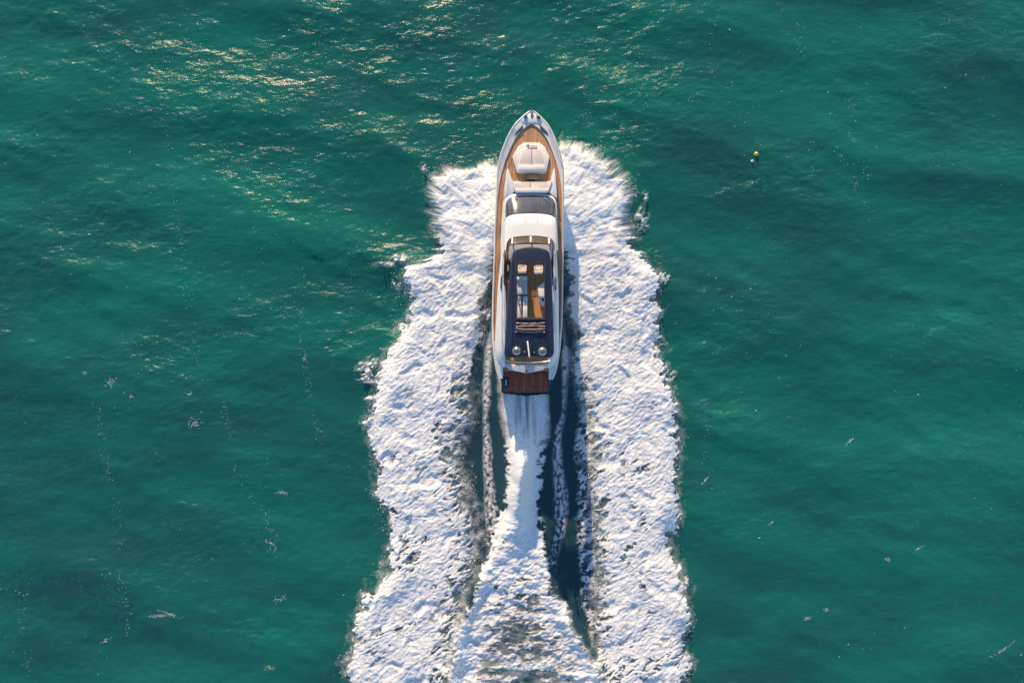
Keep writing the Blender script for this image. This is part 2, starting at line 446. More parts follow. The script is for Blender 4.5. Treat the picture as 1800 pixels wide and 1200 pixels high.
def grid_mesh(name, vx, vy, vz, keep=None):
    ny, nx = vx.shape
    idx = np.arange(nx * ny).reshape(ny, nx)
    q = np.stack([idx[:-1, :-1], idx[:-1, 1:], idx[1:, 1:], idx[1:, :-1]], -1).reshape(-1, 4)
    if keep is not None:
        q = q[keep.reshape(-1)]
    used = np.zeros(nx * ny, bool); used[q.reshape(-1)] = True
    remap = np.cumsum(used) - 1
    q = remap[q]
    co = np.stack([vx, vy, vz], -1).reshape(-1, 3)[used].astype(np.float32)
    me = bpy.data.meshes.new(name)
    me.vertices.add(len(co)); me.vertices.foreach_set('co', co.reshape(-1))
    me.loops.add(q.size); me.loops.foreach_set('vertex_index', q.reshape(-1).astype(np.int32))
    me.polygons.add(len(q))
    me.polygons.foreach_set('loop_start', np.arange(0, q.size, 4, dtype=np.int32))
    me.polygons.foreach_set('use_smooth', np.ones(len(q), bool))
    me.update(calc_edges=True)
    return me, used

def attr(me, name, vals):
    a = me.attributes.new(name, 'FLOAT', 'POINT')
    a.data.foreach_set('value', np.ascontiguousarray(vals, dtype=np.float32).reshape(-1))

sea_me, used = grid_mesh('sea', VX, VY, VZ)
attr(sea_me, 'wake_shade', wake_shade)
sea = bpy.data.objects.new('sea_water', sea_me)
sea['kind'] = 'structure'
sea['label'] = 'teal green choppy sea under the yacht'
COL.objects.link(sea)

m, n, l, p = new_mat('sea_water')
tc = n.new('ShaderNodeTexCoord')
big = n.new('ShaderNodeTexNoise'); big.inputs['Scale'].default_value = 0.035; big.inputs['Detail'].default_value = 3
l.new(tc.outputs['Object'], big.inputs['Vector'])
mp = n.new('ShaderNodeMapping'); mp.inputs['Scale'].default_value = (0.55, 1.5, 1); mp.inputs['Rotation'].default_value = (0, 0, math.radians(-14))
l.new(tc.outputs['Object'], mp.inputs['Vector'])
medn = n.new('ShaderNodeTexNoise'); medn.inputs['Scale'].default_value = 0.16; medn.inputs['Detail'].default_value = 4
l.new(mp.outputs['Vector'], medn.inputs['Vector'])
av = n.new('ShaderNodeMath'); av.operation = 'ADD'
l.new(big.outputs['Fac'], av.inputs[0]); l.new(medn.outputs['Fac'], av.inputs[1])
mr = n.new('ShaderNodeMapRange'); mr.inputs['From Min'].default_value = 0.75; mr.inputs['From Max'].default_value = 1.25
l.new(av.outputs[0], mr.inputs['Value'])
wc = n.new('ShaderNodeMix'); wc.data_type = 'RGBA'
wc.inputs['A'].default_value = (0.012, 0.090, 0.086, 1)
wc.inputs['B'].default_value = (0.009, 0.162, 0.119, 1)
l.new(mr.outputs['Result'], wc.inputs['Factor'])
at = n.new('ShaderNodeAttribute'); at.attribute_name = 'wake_shade'
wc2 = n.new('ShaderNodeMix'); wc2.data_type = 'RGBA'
wc2.inputs['B'].default_value = (0.020, 0.058, 0.072, 1)  # darker blue that carries the shade painted into the wake troughs
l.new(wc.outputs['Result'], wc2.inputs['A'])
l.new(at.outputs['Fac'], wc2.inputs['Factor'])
n.remove(p)
geo = n.new('ShaderNodeNewGeometry')
vm = n.new('ShaderNodeVectorMath'); vm.operation = 'MULTIPLY_ADD'
vm.inputs[1].default_value = (0.8, 0.8, 0.8); vm.inputs[2].default_value = (0, 0, 0.2)
l.new(geo.outputs['Normal'], vm.inputs[0])
vn = n.new('ShaderNodeVectorMath'); vn.operation = 'NORMALIZE'
l.new(vm.outputs[0], vn.inputs[0])
body = n.new('ShaderNodeBsdfDiffuse')          # light scattered back out of the water itself
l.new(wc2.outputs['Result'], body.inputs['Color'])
mpb = n.new('ShaderNodeMapping'); mpb.inputs['Scale'].default_value = (0.7, 1.3, 1.0); mpb.inputs['Rotation'].default_value = (0, 0, math.radians(-10))
l.new(tc.outputs['Object'], mpb.inputs['Vector'])
r1 = n.new('ShaderNodeTexNoise'); r1.inputs['Scale'].default_value = 1.9; r1.inputs['Detail'].default_value = 5; r1.inputs['Roughness'].default_value = 0.58
l.new(mpb.outputs['Vector'], r1.inputs['Vector'])
r2 = n.new('ShaderNodeTexNoise'); r2.inputs['Scale'].default_value = 0.62; r2.inputs['Detail'].default_value = 2
l.new(mpb.outputs['Vector'], r2.inputs['Vector'])
pt = n.new('ShaderNodeTexNoise'); pt.inputs['Scale'].default_value = 0.11; pt.inputs['Detail'].default_value = 3
l.new(mpb.outputs['Vector'], pt.inputs['Vector'])
ptr = n.new('ShaderNodeMapRange'); ptr.inputs['From Min'].default_value = 0.35; ptr.inputs['From Max'].default_value = 0.68; ptr.inputs['To Min'].default_value = 0.45; ptr.inputs['To Max'].default_value = 1.5
l.new(pt.outputs['Fac'], ptr.inputs['Value'])
h1 = n.new('ShaderNodeMath'); h1.operation = 'MULTIPLY_ADD'; h1.inputs[1].default_value = 2.6
l.new(r2.outputs['Fac'], h1.inputs[0]); l.new(r1.outputs['Fac'], h1.inputs[2])
h2 = n.new('ShaderNodeMath'); h2.operation = 'MULTIPLY'
l.new(h1.outputs[0], h2.inputs[0]); l.new(ptr.outputs['Result'], h2.inputs[1])
bp = n.new('ShaderNodeBump'); bp.inputs['Strength'].default_value = 1.0; bp.inputs['Distance'].default_value = 0.140
l.new(h2.outputs[0], bp.inputs['Height'])
vb = n.new('ShaderNodeVectorMath'); vb.operation = 'MULTIPLY_ADD'
vb.inputs[1].default_value = (0.34, 0.34, 0.34)
l.new(bp.outputs['Normal'], vb.inputs[0]); l.new(vm.outputs[0], vb.inputs[2])
l.new(vb.outputs[0], vn.inputs[0])
l.new(vn.outputs[0], body.inputs['Normal'])
mirror = n.new('ShaderNodeBsdfGlossy'); mirror.inputs['Roughness'].default_value = 0.21
l.new(bp.outputs['Normal'], mirror.inputs['Normal'])
fres = n.new('ShaderNodeFresnel'); fres.inputs['IOR'].default_value = 1.333
l.new(bp.outputs['Normal'], fres.inputs['Normal'])
mxs = n.new('ShaderNodeMixShader')
l.new(fres.outputs[0], mxs.inputs['Fac']); l.new(body.outputs[0], mxs.inputs[1]); l.new(mirror.outputs[0], mxs.inputs[2])
l.new(mxs.outputs[0], n['Material Output'].inputs['Surface'])
sea_me.materials.append(m)

# ------------------------------------------------------------------ foam of the wake
def foam_material(name, fine, grain):
    m, n, l, p = new_mat(name)
    out = n['Material Output']
    tc = n.new('ShaderNodeTexCoord')
    no = n.new('ShaderNodeTexNoise'); no.inputs['Scale'].default_value = fine; no.inputs['Detail'].default_value = 6; no.inputs['Roughness'].default_value = 0.7
    l.new(tc.outputs['Object'], no.inputs['Vector'])
    at = n.new('ShaderNodeAttribute'); at.attribute_name = 'cover'
    mrn = n.new('ShaderNodeMapRange'); mrn.inputs['From Min'].default_value = 0.30; mrn.inputs['From Max'].default_value = 0.66; mrn.inputs['To Min'].default_value = 1 - grain; mrn.inputs['To Max'].default_value = 1.10
    l.new(no.outputs['Fac'], mrn.inputs['Value'])
    al = n.new('ShaderNodeMath'); al.operation = 'MULTIPLY'; al.use_clamp = True
    l.new(mrn.outputs['Result'], al.inputs[0]); l.new(at.outputs['Fac'], al.inputs[1])
    b = n.new('ShaderNodeTexNoise'); b.inputs['Scale'].default_value = 7.0; b.inputs['Detail'].default_value = 5
    l.new(tc.outputs['Object'], b.inputs['Vector'])
    bp = n.new('ShaderNodeBump'); bp.inputs['Strength'].default_value = 0.6; bp.inputs['Distance'].default_value = 0.06
    l.new(b.outputs['Fac'], bp.inputs['Height'])
    l.new(bp.outputs['Normal'], p.inputs['Normal'])
    p.inputs['Base Color'].default_value = (0.85, 0.85, 0.855, 1)
    p.inputs['Roughness'].default_value = 0.9
    p.inputs['Specular IOR Level'].default_value = 0.15
    p.inputs['Subsurface Weight'].default_value = 0.85
    p.inputs['Subsurface Radius'].default_value = (1.0, 1.1, 1.2)
    p.inputs['Subsurface Scale'].default_value = 0.13
    tr = n.new('ShaderNodeBsdfTransparent')
    mx = n.new('ShaderNodeMixShader')
    l.new(al.outputs[0], mx.inputs['Fac'])
    l.new(tr.outputs[0], mx.inputs[1]); l.new(p.outputs[0], mx.inputs[2])
    l.new(mx.outputs[0], out.inputs['Surface'])
    return m

M['foam'] = foam_material('churned_foam', 6.5, 0.30)
M['spray'] = foam_material('spray_mist', 2.2, 0.08)
M['speckle'] = foam_material('speckled_foam', 8.0, 0.55)

zr, _, _ = waves(GX, GY)
gust_r = 0.85 + 0.45 * fbm(GX, GY, 26, 3, 81)
base = zr * gust_r * (1 - 0.75 * wake_zone) + W
wxx = GX + 0.35 * perlin(GX / 1.7, GY / 1.7, 91); wyy = GY + 0.35 * perlin(GX / 1.7, GY / 1.7, 92)
big_l = fbm(wxx, wyy, 3.4, 4, 101)
rot = math.radians(33)                       # short combed strokes, aslant
sx_ = wxx * math.cos(rot) + wyy * math.sin(rot); sy_ = -wxx * math.sin(rot) + wyy * math.cos(rot)
grain = 0.042 * perlin(sx_ / 0.62, sy_ / 0.27, 106) + 0.040 * perlin(sx_ / 0.34, sy_ / 0.18, 108) + 0.02 * perlin(GX / 0.17, GY / 0.17, 107)
lump = 0.12 + 0.22 * big_l + 0.05 * puffs(wxx, wyy, 1.4, 1) + 0.03 * puffs(wxx * 1.1, wyy, 0.6, 2) + 0.8 * grain + 0.02 * net
lump -= 0.13 * sstep(0.25, 0.6, perlin(wxx / 1.6, wyy / 1.6, 104))
soft_l = 0.30 * fbm(wxx, wyy, 2.6, 5, 113) + 0.03 * perlin(th * 22, rad / 2.5, 112) + 0.05 * puffs(wxx, wyy, 0.8, 4) + 0.4 * grain
bowl = sstep(520, 420, PY)
lump = lump * (1 - bowl) + (0.20 + soft_l) * bowl
lumpC = 0.26 * fbm(GX * 0.7, GY * 1.2, 2.0, 4, 121) + 0.15 * puffs(GX * 0.8, GY * 1.2, 1.0, 5) + 0.07 * puffs(GX * 0.9, GY * 1.2, 0.5, 6) + grain
calm = near * 0.85 + 0.55 * tail
lumpC *= np.clip(1 - calm, 0.1, 1)

def foam_object(name, cov, lumps, mat, label, thr=0.03, lift=0.05):
    cov = np.where(inside, 0, cov)
    cov = np.clip(cov, 0, 1)
    vz = base + lift + lumps * sstep(0.05, 0.75, cov)
    c = cov
    keep = (np.maximum(np.maximum(c[:-1, :-1], c[1:, :-1]), np.maximum(c[:-1, 1:], c[1:, 1:])) > thr)
    me, used = grid_mesh(name, GX, GY, vz, keep)
    attr(me, 'cover', cov.reshape(-1)[used])
    me.materials.append(mat)
    o = bpy.data.objects.new(name, me)
    o['kind'] = 'stuff'; o['label'] = label; o['category'] = 'foam'
    COL.objects.link(o)
    return o

end = sstep(1480, 1330, PY)
# where the side bands meet the wash astern the higher one wins
foam_object('wake_foam', covL * end * sstep(395, 430, PY), lump, M['foam'], 'broad band of white foam left of the yacht')
foam_object('wake_foam', covR * end * sstep(395, 430, PY), lump, M['foam'], 'broad band of white foam right of the yacht')
foam_object('bow_spray', covL_b, lump, M['spray'], 'misty white spray thrown out left of the bow', lift=0.06)
foam_object('bow_spray', covR_b, lump, M['spray'], 'misty white spray thrown out right of the bow', lift=0.06)
foam_object('propeller_wash', covC * end, lumpC, M['foam'], 'white churned wash trailing straight behind the stern platform', lift=0.07)
foam_object('foam_streak', np.maximum(strL, 0) * (1 - covL), 0.05 * billow(GX, GY, 0.4, 131), M['speckle'], 'thin speckled foam streak left of the propeller wash', lift=0.06)
foam_object('foam_streak', np.maximum(strR, 0) * (1 - covR), 0.05 * billow(GX, GY, 0.4, 131), M['speckle'], 'thin speckled foam streak right of the propeller wash', lift=0.06)
foam_object('foam_lace', lace * (1 - covR), 0.05 * billow(GX, GY, 0.4, 132), M['speckle'], 'lacy foam patches along the inner edge of the right foam band', lift=0.055)
foam_object('spray_clump', blob * (1 - foam_any), 0.25 * billow(GX, GY, 0.5, 141), M['spray'], 'loose pale spray clumps flung beyond the outer foam edges', lift=0.15)

# ------------------------------------------------------------------ flecks and droplets
def scatter_mesh(name, pts, sizes, mat, label, flat=0.4, category='foam'):
    base_v = np.array([(1,0,0),(-1,0,0),(0,1,0),(0,-1,0),(0,0,1),(0,0,-1)], np.float32)
    base_f = np.array([(0,2,4),(2,1,4),(1,3,4),(3,0,4),(2,0,5),(1,2,5),(3,1,5),(0,3,5)], np.int64)
    n_ = len(pts)
    a = rng.uniform(0, 6.28, n_); c, s_ = np.cos(a), np.sin(a)
    st = rng.uniform(0.6, 1.7, n_)
    v = np.repeat(base_v[None], n_, 0)
    v = v * np.stack([sizes * st, sizes / st, sizes * flat], -1)[:, None, :]
    x = v[..., 0] * c[:, None] - v[..., 1] * s_[:, None]
    y = v[..., 0] * s_[:, None] + v[..., 1] * c[:, None]
    v = np.stack([x, y, v[..., 2]], -1) + np.asarray(pts)[:, None, :]
    f = (base_f[None] + (np.arange(n_) * 6)[:, None, None]).reshape(-1, 3)
    me = bpy.data.meshes.new(name)
    me.from_pydata(v.reshape(-1, 3).tolist(), [], f.tolist())
    me.materials.append(mat)
    o = bpy.data.objects.new(name, me)
    o['kind'] = 'stuff'; o['label'] = label; o['category'] = category
    COL.objects.link(o)
    return o

M['fleck'] = simple('bubble_foam', (0.42, 0.50, 0.44), 0.8, var=0.1, scale=2)
M['drop'] = simple('spray_droplets', (0.82, 0.82, 0.80), 0.6, var=0.05, scale=2)

ixr = np.searchsorted(ax, -49); iyr = np.searchsorted(ay, -35)
def sea_at(x, y):
    i = np.clip(np.searchsorted(ax, x), 0, len(ax) - 1); j = np.clip(np.searchsorted(ay, y), 0, len(ay) - 1)
    return np.stack([VX[j, i] + rng.uniform(-.05, .05, len(x)), VY[j, i] + rng.uniform(-.05, .05, len(x)), VZ[j, i] + 0.012], -1)

fx, fy, fs = [], [], []
lines = [[(265,40),(300,300),(325,480),(345,640),(352,760)], [(165,690),(190,850),(212,950),(222,1150)], [(390,700),(420,860),(470,900),(480,980)],
         [(1020,60),(1028,150),(1035,225)], [(1370,0),(1385,60)], [(1405,40),(1410,130)], [(1490,150),(1500,260),(1525,320)], [(525,420),(530,600),(545,720),(570,800)],
         [(30,1040),(48,1195)], [(1235,700),(1240,830)], [(620,430),(605,560)], [(1420,240),(1430,330)], [(1250,30),(1252,140)], [(1470,260),(1485,300),(1530,370)], [(560,60),(590,180)]]
for ln in lines:
    t = np.array(ln, float)
    L = np.hypot(*np.diff(t, axis=0).T).sum()
    nn = int(L * 0.32)
    u = np.sort(rng.uniform(t[0, 1], t[-1, 1], nn))
    clump = perlin(u / 22.0, np.zeros(nn) + t[0, 0], 151) > -0.25
    u = u[clump]
    xx = np.interp(u, t[:, 1], t[:, 0]) + rng.normal(0, 4.5, len(u)) + 4 * perlin(u / 30, u * 0 + 3, 152)
    fx += list((xx - 900) * S); fy += list((600 - u) * S); fs += list(rng.uniform(0.018, 0.045, len(u)))
# general bubbles, thicker on wind streaks
nn = 6500
xx = rng.uniform(-48, 48, nn); yy = rng.uniform(-34, 33, nn)
dens = fbm(xx * 1.4, yy * 0.6, 9, 4, 161)
ok = dens > 0.05 + 0.15 * rng.uniform(-1, 1, nn)
fx += list(xx[ok]); fy += list(yy[ok]); fs += list(rng.exponential(0.010, ok.sum()) + 0.012)
fx, fy, fs = np.array(fx), np.array(fy), np.array(fs)
ok = sample(wake_zone, fx, fy) < 0.25
scatter_mesh('bubble_flecks', sea_at(fx[ok], fy[ok]), fs[ok], M['fleck'], 'dotted lines of pale bubbles drifting on the open sea', 0.35)

# small breaking crests
cx_, cy_, cs_ = [], [], []
for bx, by, w, h, a, k in [(195,672,9,11,0,60),(340,745,9,10,0,50),(277,1086,20,3,8,70),(300,1082,18,3,-16,60),(495,869,12,3,-5,40),(183,1128,10,3,22,30),(475,955,7,16,-60,40),(492,1053,16,8,10,45),(470,1178,12,7,0,40),
                           (1493,773,8,3,40,45),(1240,842,8,3,45,40),(1452,1070,6,5,0,25),(1417,1085,7,3,0,25),(1560,985,8,3,0,22),(1355,920,8,3,30,18),(535,630,5,4,0,14),(230,698,5,5,0,18),(150,655,5,4,0,14),(335,693,9,3,0,20),(1612,965,10,3,30,22),(1760,1140,30,5,32,60)]:
    r = rng.normal(0, 1, (k, 2)) * np.array([w, h]) * 0.45
    c, s_ = math.cos(math.radians(a)), math.sin(math.radians(a))
    cx_ += list((bx + r[:, 0] * c - r[:, 1] * s_ * -1 - 900) * S); cy_ += list((600 - by + r[:, 0] * s_ + r[:, 1] * c) * S)
    cs_ += list(rng.uniform(0.010, 0.036, k))
scatter_mesh('whitecaps', sea_at(np.array(cx_), np.array(cy_)), np.array(cs_), M['drop'], 'small broken white crests scattered over the open sea', 0.3)

# droplets thrown from the foam edges
score = np.exp(-((dL + edge * 0.8) / 0.55) ** 2) * (dL < 0.9) + np.exp(-((dR + edge * 0.8) / 0.55) ** 2) * (dR < 0.9)
score = np.where(PY > 1250, 0, score) * np.where(inside, 0, 1) * np.clip(0.35 + fbm(GX, GY, 2.2, 3, 171) * 2.0, 0.02, 1)
score *= np.where((PX > 865) & (PX < 995) & (PY < 700), 0, 1)
pr = (score / score.sum()).reshape(-1)
ND = 15000
pick = rng.choice(pr.size, ND, p=pr)
dxy = np.stack([GX.reshape(-1)[pick], GY.reshape(-1)[pick]], -1) + rng.normal(0, 0.14, (ND, 2))
dz = base.reshape(-1)[pick] + rng.exponential(0.22, ND) + 0.03
scatter_mesh('spray_droplets', np.concatenate([dxy, dz[:, None]], 1), rng.exponential(0.008, ND) + 0.008, M['drop'], 'fine spray droplets along the ragged foam edges', 0.8, 'spray')

# ------------------------------------------------------------------ the yacht
yacht = bpy.data.objects.new('motor_yacht', None)
yacht.location = (BX, BY, 0.0)
yacht.rotation_euler = (0, 0, BROT)
yacht['label'] = 'white motor yacht with teak decks and navy hardtop speeding through its own wake'
yacht['category'] = 'yacht'
COL.objects.link(yacht)

def lp(px, py, z):
    """plan units at height z -> yacht-local metres"""
    f = S * (1 - z / CAM_H)
    wx, wy = (px - 900) * f - BX, (600 - py) * f - BY
    return (wx * ca - wy * sa, wx * sa + wy * ca)

def cl(py):
    return 935 - 12 * (py - 195) / 497.0

def sy(py, z):
    return lp(cl(py), py, z)[1]

def hw(u, z):
    return u * S * (1 - z / CAM_H)

def link(name, me, mat, parent=None, smooth=None):
    if mat is not None and not me.materials:
        me.materials.append(M[mat] if isinstance(mat, str) else mat)
    if smooth:
        me.polygons.foreach_set('use_smooth', [True] * len(me.polygons))
        me.set_sharp_from_angle(angle=math.radians(smooth))
    o = bpy.data.objects.new(name, me)
    COL.objects.link(o)
    o.parent = parent if parent is not None else yacht
    return o

def mesh_from(name, verts, faces):
    me = bpy.data.meshes.new(name)
    me.from_pydata([tuple(v) for v in verts], [], faces)
    bm = bmesh.new(); bm.from_mesh(me)
    bmesh.ops.remove_doubles(bm, verts=bm.verts, dist=1e-5)
    bmesh.ops.recalc_face_normals(bm, faces=bm.faces)
    bm.to_mesh(me); bm.free()
    return me

def loft(name, sections, mat, parent=None, close=False, caps=True, smooth=35, bevel=0):
    n_ = len(sections[0]); verts = [v for s_ in sections for v in s_]; faces = []
    for i in range(len(sections) - 1):
        for j in range(n_ if close else n_ - 1):
            a, b = i * n_ + j, i * n_ + (j + 1) % n_
            faces.append((a, b, b + n_, a + n_))
    if caps and close:
        faces.append(tuple(range(n_))[::-1]); faces.append(tuple(range((len(sections) - 1) * n_, len(sections) * n_)))
    return link(name, mesh_from(name, verts, faces), mat, parent, smooth)

def spline(pts, sub=6, closed=True):
    out = []; n_ = len(pts)
    rngi = range(n_) if closed else range(n_ - 1)
    for i in rngi:
        p0, p1, p2, p3 = (pts[(i - 1) % n_], pts[i], pts[(i + 1) % n_], pts[(i + 2) % n_]) if closed else (pts[max(i - 1, 0)], pts[i], pts[i + 1], pts[min(i + 2, n_ - 1)])
        for k in range(sub):
            t = k / sub
            out.append(tuple(0.5 * ((2 * b) + (c - a) * t + (2 * a - 5 * b + 4 * c - d) * t * t + (3 * b - a - 3 * c + d) * t ** 3) for a, b, c, d in zip(p0, p1, p2, p3)))
    if not closed:
        out.append(tuple(pts[-1]))
    return out

def prism(name, poly, z0, z1, mat, parent=None, bevel=0.03, seg=2, inset_bottom=0.0, smooth=40):
    """poly: local xy outline; solid between z0 and z1"""
    bm = bmesh.new()
    cx0 = sum(p_[0] for p_ in poly) / len(poly); cy0 = sum(p_[1] for p_ in poly) / len(poly)
    top = [bm.verts.new((x, y, z1 if not callable(z1) else z1(x, y))) for x, y in poly]
    k = 1 - inset_bottom
    bot = [bm.verts.new((cx0 + (x - cx0) * k, cy0 + (y - cy0) * k, z0)) for x, y in poly]
    ft = bm.faces.new(top)
    bm.faces.new(bot[::-1])
    n_ = len(poly)
    for i in range(n_):
        bm.faces.new((top[i], bot[i], bot[(i + 1) % n_], top[(i + 1) % n_]))
    bmesh.ops.recalc_face_normals(bm, faces=bm.faces)
    if bevel:
        bmesh.ops.bevel(bm, geom=list(ft.edges), offset=bevel, segments=seg, profile=0.5, affect='EDGES', clamp_overlap=True)
    me = bpy.data.meshes.new(name)
    bm.to_mesh(me); bm.free()
    return link(name, me, mat, parent, smooth)

def quad(x0, y0, x1, y1, z):
    """plan rectangle -> local outline at height z"""
    return [lp(x0, y1, z), lp(x1, y1, z), lp(x1, y0, z), lp(x0, y0, z)]

def box(name, x0, y0, x1, y1, z0, z1, mat, parent=None, bevel=0.03):
    return prism(name, quad(x0, y0, x1, y1, z1), z0, z1, mat, parent, bevel)

def poly(pts, z):
    return [lp(x, y, z) for x, y in pts]

def symp(tab, z, sub=0):
    """half-breadth table [(py, hb)] fore to aft -> closed local outline at z"""
    r = [(hw(h, z), sy(y, z)) for y, h in tab]
    if sub:
        r = spline(r, sub, False)
    lft = [(-x, y) for x, y in r]
    o = r + lft[::-1]
    res = []
    for q in o:
        if not res or (abs(q[0] - res[-1][0]) + abs(q[1] - res[-1][1])) > 1e-4:
            res.append(q)
    if abs(res[0][0] - res[-1][0]) + abs(res[0][1] - res[-1][1]) < 1e-4:
        res.pop()
    return res

def tube(name, pts, r, mat, parent=None, sides=8):
    bm = bmesh.new(); rings = []
    for i, p_ in enumerate(pts):
        a = Vector(pts[max(i - 1, 0)]); b = Vector(pts[min(i + 1, len(pts) - 1)])
        d = (b - a).normalized()
        up = Vector((0, 0, 1)) if abs(d.z) < 0.9 else Vector((1, 0, 0))
        u = d.cross(up).normalized(); v = d.cross(u)
        rr = r[i] if isinstance(r, (list, tuple)) else r
        rings.append([bm.verts.new(Vector(p_) + (u * math.cos(2 * math.pi * k / sides) + v * math.sin(2 * math.pi * k / sides)) * rr) for k in range(sides)])
    for a, b in zip(rings, rings[1:]):
        for k in range(sides):
            bm.faces.new((a[k], a[(k + 1) % sides], b[(k + 1) % sides], b[k]))
    bm.faces.new(rings[0][::-1]); bm.faces.new(rings[-1])
    bmesh.ops.recalc_face_normals(bm, faces=bm.faces)
    me = bpy.data.meshes.new(name); bm.to_mesh(me); bm.free()
    return link(name, me, mat, parent, 50)

def lathe(name, prof, centre, mat, parent=None, sides=24, smooth=40):
    verts, faces = [], []
    for r, z in prof:
        for k in range(sides):
            a = 2 * math.pi * k / sides
            verts.append((centre[0] + max(r, 1e-4) * math.cos(a), centre[1] + max(r, 1e-4) * math.sin(a), centre[2] + z))
    for i in range(len(prof) - 1):
        for k in range(sides):
            a, b = i * sides + k, i * sides + (k + 1) % sides
            faces.append((a, b, b + sides, a + sides))
    return link(name, mesh_from(name, verts, faces), mat, parent, smooth)

def ray_hit(polyg, c, a):
    d = (math.cos(a), math.sin(a)); best = None
    for i in range(len(polyg)):
        x1, y1 = polyg[i][0] - c[0], polyg[i][1] - c[1]
        x2, y2 = polyg[(i + 1) % len(polyg)][0] - c[0], polyg[(i + 1) % len(polyg)][1] - c[1]
        ex, ey = x2 - x1, y2 - y1
        den = d[0] * ey - d[1] * ex
        if abs(den) < 1e-12:
            continue
        t = (x1 * ey - y1 * ex) / den; s_ = (x1 * d[1] - y1 * d[0]) / den
        if t > 0 and -1e-9 <= s_ <= 1 + 1e-9 and (best is None or t > best):
            best = t
    return (c[0] + d[0] * best, c[1] + d[1] * best)

def ring(name, outer, inner, z0, z1, mat, parent=None, lip=0.06, drop=0.05, n_=120):
    """flat frame with an opening; the outer top edge rolls down by 'drop'"""
    c = (sum(p_[0] for p_ in inner) / len(inner), sum(p_[1] for p_ in inner) / len(inner))
    angs = sorted(set([round(2 * math.pi * k / n_, 6) for k in range(n_)] + [round(math.atan2(p_[1] - c[1], p_[0] - c[0]) % (2 * math.pi), 6) for p_ in inner + outer]))
    secs = []
    zt = z1 if callable(z1) else (lambda x, y: z1)
    for a in angs:
        o = ray_hit(outer, c, a); i = ray_hit(inner, c, a)
        dx_, dy_ = o[0] - i[0], o[1] - i[1]; L_ = max(math.hypot(dx_, dy_), 1e-6)
        k = min(lip / L_, 0.4)
        e = (o[0] - dx_ * k, o[1] - dy_ * k); g = (o[0] - dx_ * k * .3, o[1] - dy_ * k * .3)
        secs.append([(i[0], i[1], z0), (i[0], i[1], zt(*i)), (e[0], e[1], zt(*e)), (g[0], g[1], zt(*g) - drop * .3), (o[0], o[1], zt(*o) - drop), (o[0], o[1], z0)])
    secs.append(secs[0])
    return loft(name, secs, mat, parent, close=True, caps=False, smooth=35)

def copy_part(o, dx=0, dy=0, dz=0, parent=None):
    c = o.copy(); COL.objects.link(c)
    c.parent = parent if parent is not None else o.parent
    c.location = (o.location.x + dx, o.location.y + dy, o.location.z + dz)
    return c

# ---- hull
def z_cap(py):      # bulwark cap height, rising to the bow
    return float(np.interp(py, [193, 260, 340, 480, 600, 668], [3.50, 3.42, 3.25, 2.95, 2.70, 2.30]))
HB = [(193.5,0.6),(196,6),(200,11.5),(205,17.0),(211,23.2),(217,28.7),(223,33.2),(230,37.2),(242,43),(255,48),(267,52.3),(280,55.6),(292,57.8),(305,59.2),(337,59.8),(387,60.6),(425,61),(485,61.5),(535,62),(568,61.7),(590,60.8),(610,59.4),(625,57.8),(640,55.5),(655,52),(666,47.5)]
TEAK = [(193.5,-99),(216,-99),(217.5,0.4),(219,3.5),(222,8.5),(230,18),(242,27),(255,33.5),(267,38.5),(280,43.5),(292,47.2),(305,50.7),(325,54.4),(350,56.8),(387,58),(425,58.3),(485,58.8),(560,58.8),(600,57.3),(625,55.3),(640,53),(655,49.5),(666,45)]
hy = [h[0] for h in HB]
def hb_at(py): return float(np.interp(py, hy, [h[1] for h in HB]))
def tk_at(py): return float(np.interp(py, [t[0] for t in TEAK], [t[1] for t in TEAK]))
def drop_at(py): return float(np.interp(py, [217, 262, 310], [0.12, 0.12, 0.10]))
st_py = sorted(set(hy + [215, 218, 220, 226, 236, 248, 261, 315, 326, 350, 405, 455, 510, 550, 579, 600, 632, 648]))
secs = []
for py in st_py:
    z = z_cap(py); x = hw(hb_at(py), z); y = sy(py, z)
    f = float(np.interp(py, [193, 240, 320, 420, 660], [0.03, 0.40, 0.72, 0.86, 0.93]))       # chine narrower than the deck: flare
    rake = float(np.interp(py, [193, 240, 300, 420], [2.6, 1.2, 0.35, 0.0]))
    zc = float(np.interp(py, [193, 260, 380, 660], [1.5, 0.9, 0.45, 0.12])); zk = float(np.interp(py, [193, 250, 380, 660], [0.9, -0.4, -0.9, -0.7]))
    half = [(0, y - rake * 1.25, zk), (x * f, y - rake, zc), (x * (f + (1 - f) * .35), y - rake * .7, zc + (z - zc) * .35), (x * (f + (1 - f) * .78), y - rake * .28, zc + (z - zc) * .75), (x + 0.02, y - rake * .05, z - 0.16), (x + 0.02, y, z - 0.05), (x, y, z)]
    secs.append([(-a, b, c) for a, b, c in half[::-1]] + half[1:])
loft('hull', secs, 'gel', caps=False, smooth=30)
# stern face of the hull, below the platform
zs = z_cap(648); xs_ = hw(44, zs); ys_ = sy(644, 1.2)
prism('transom', [(-xs_ + .02, ys_ - 0.05), (xs_ - .02, ys_ - 0.05), (xs_ - .02, ys_ + 0.12), (-xs_ + .02, ys_ + 0.12)], -0.3, 1.2, 'gel', bevel=0.02)

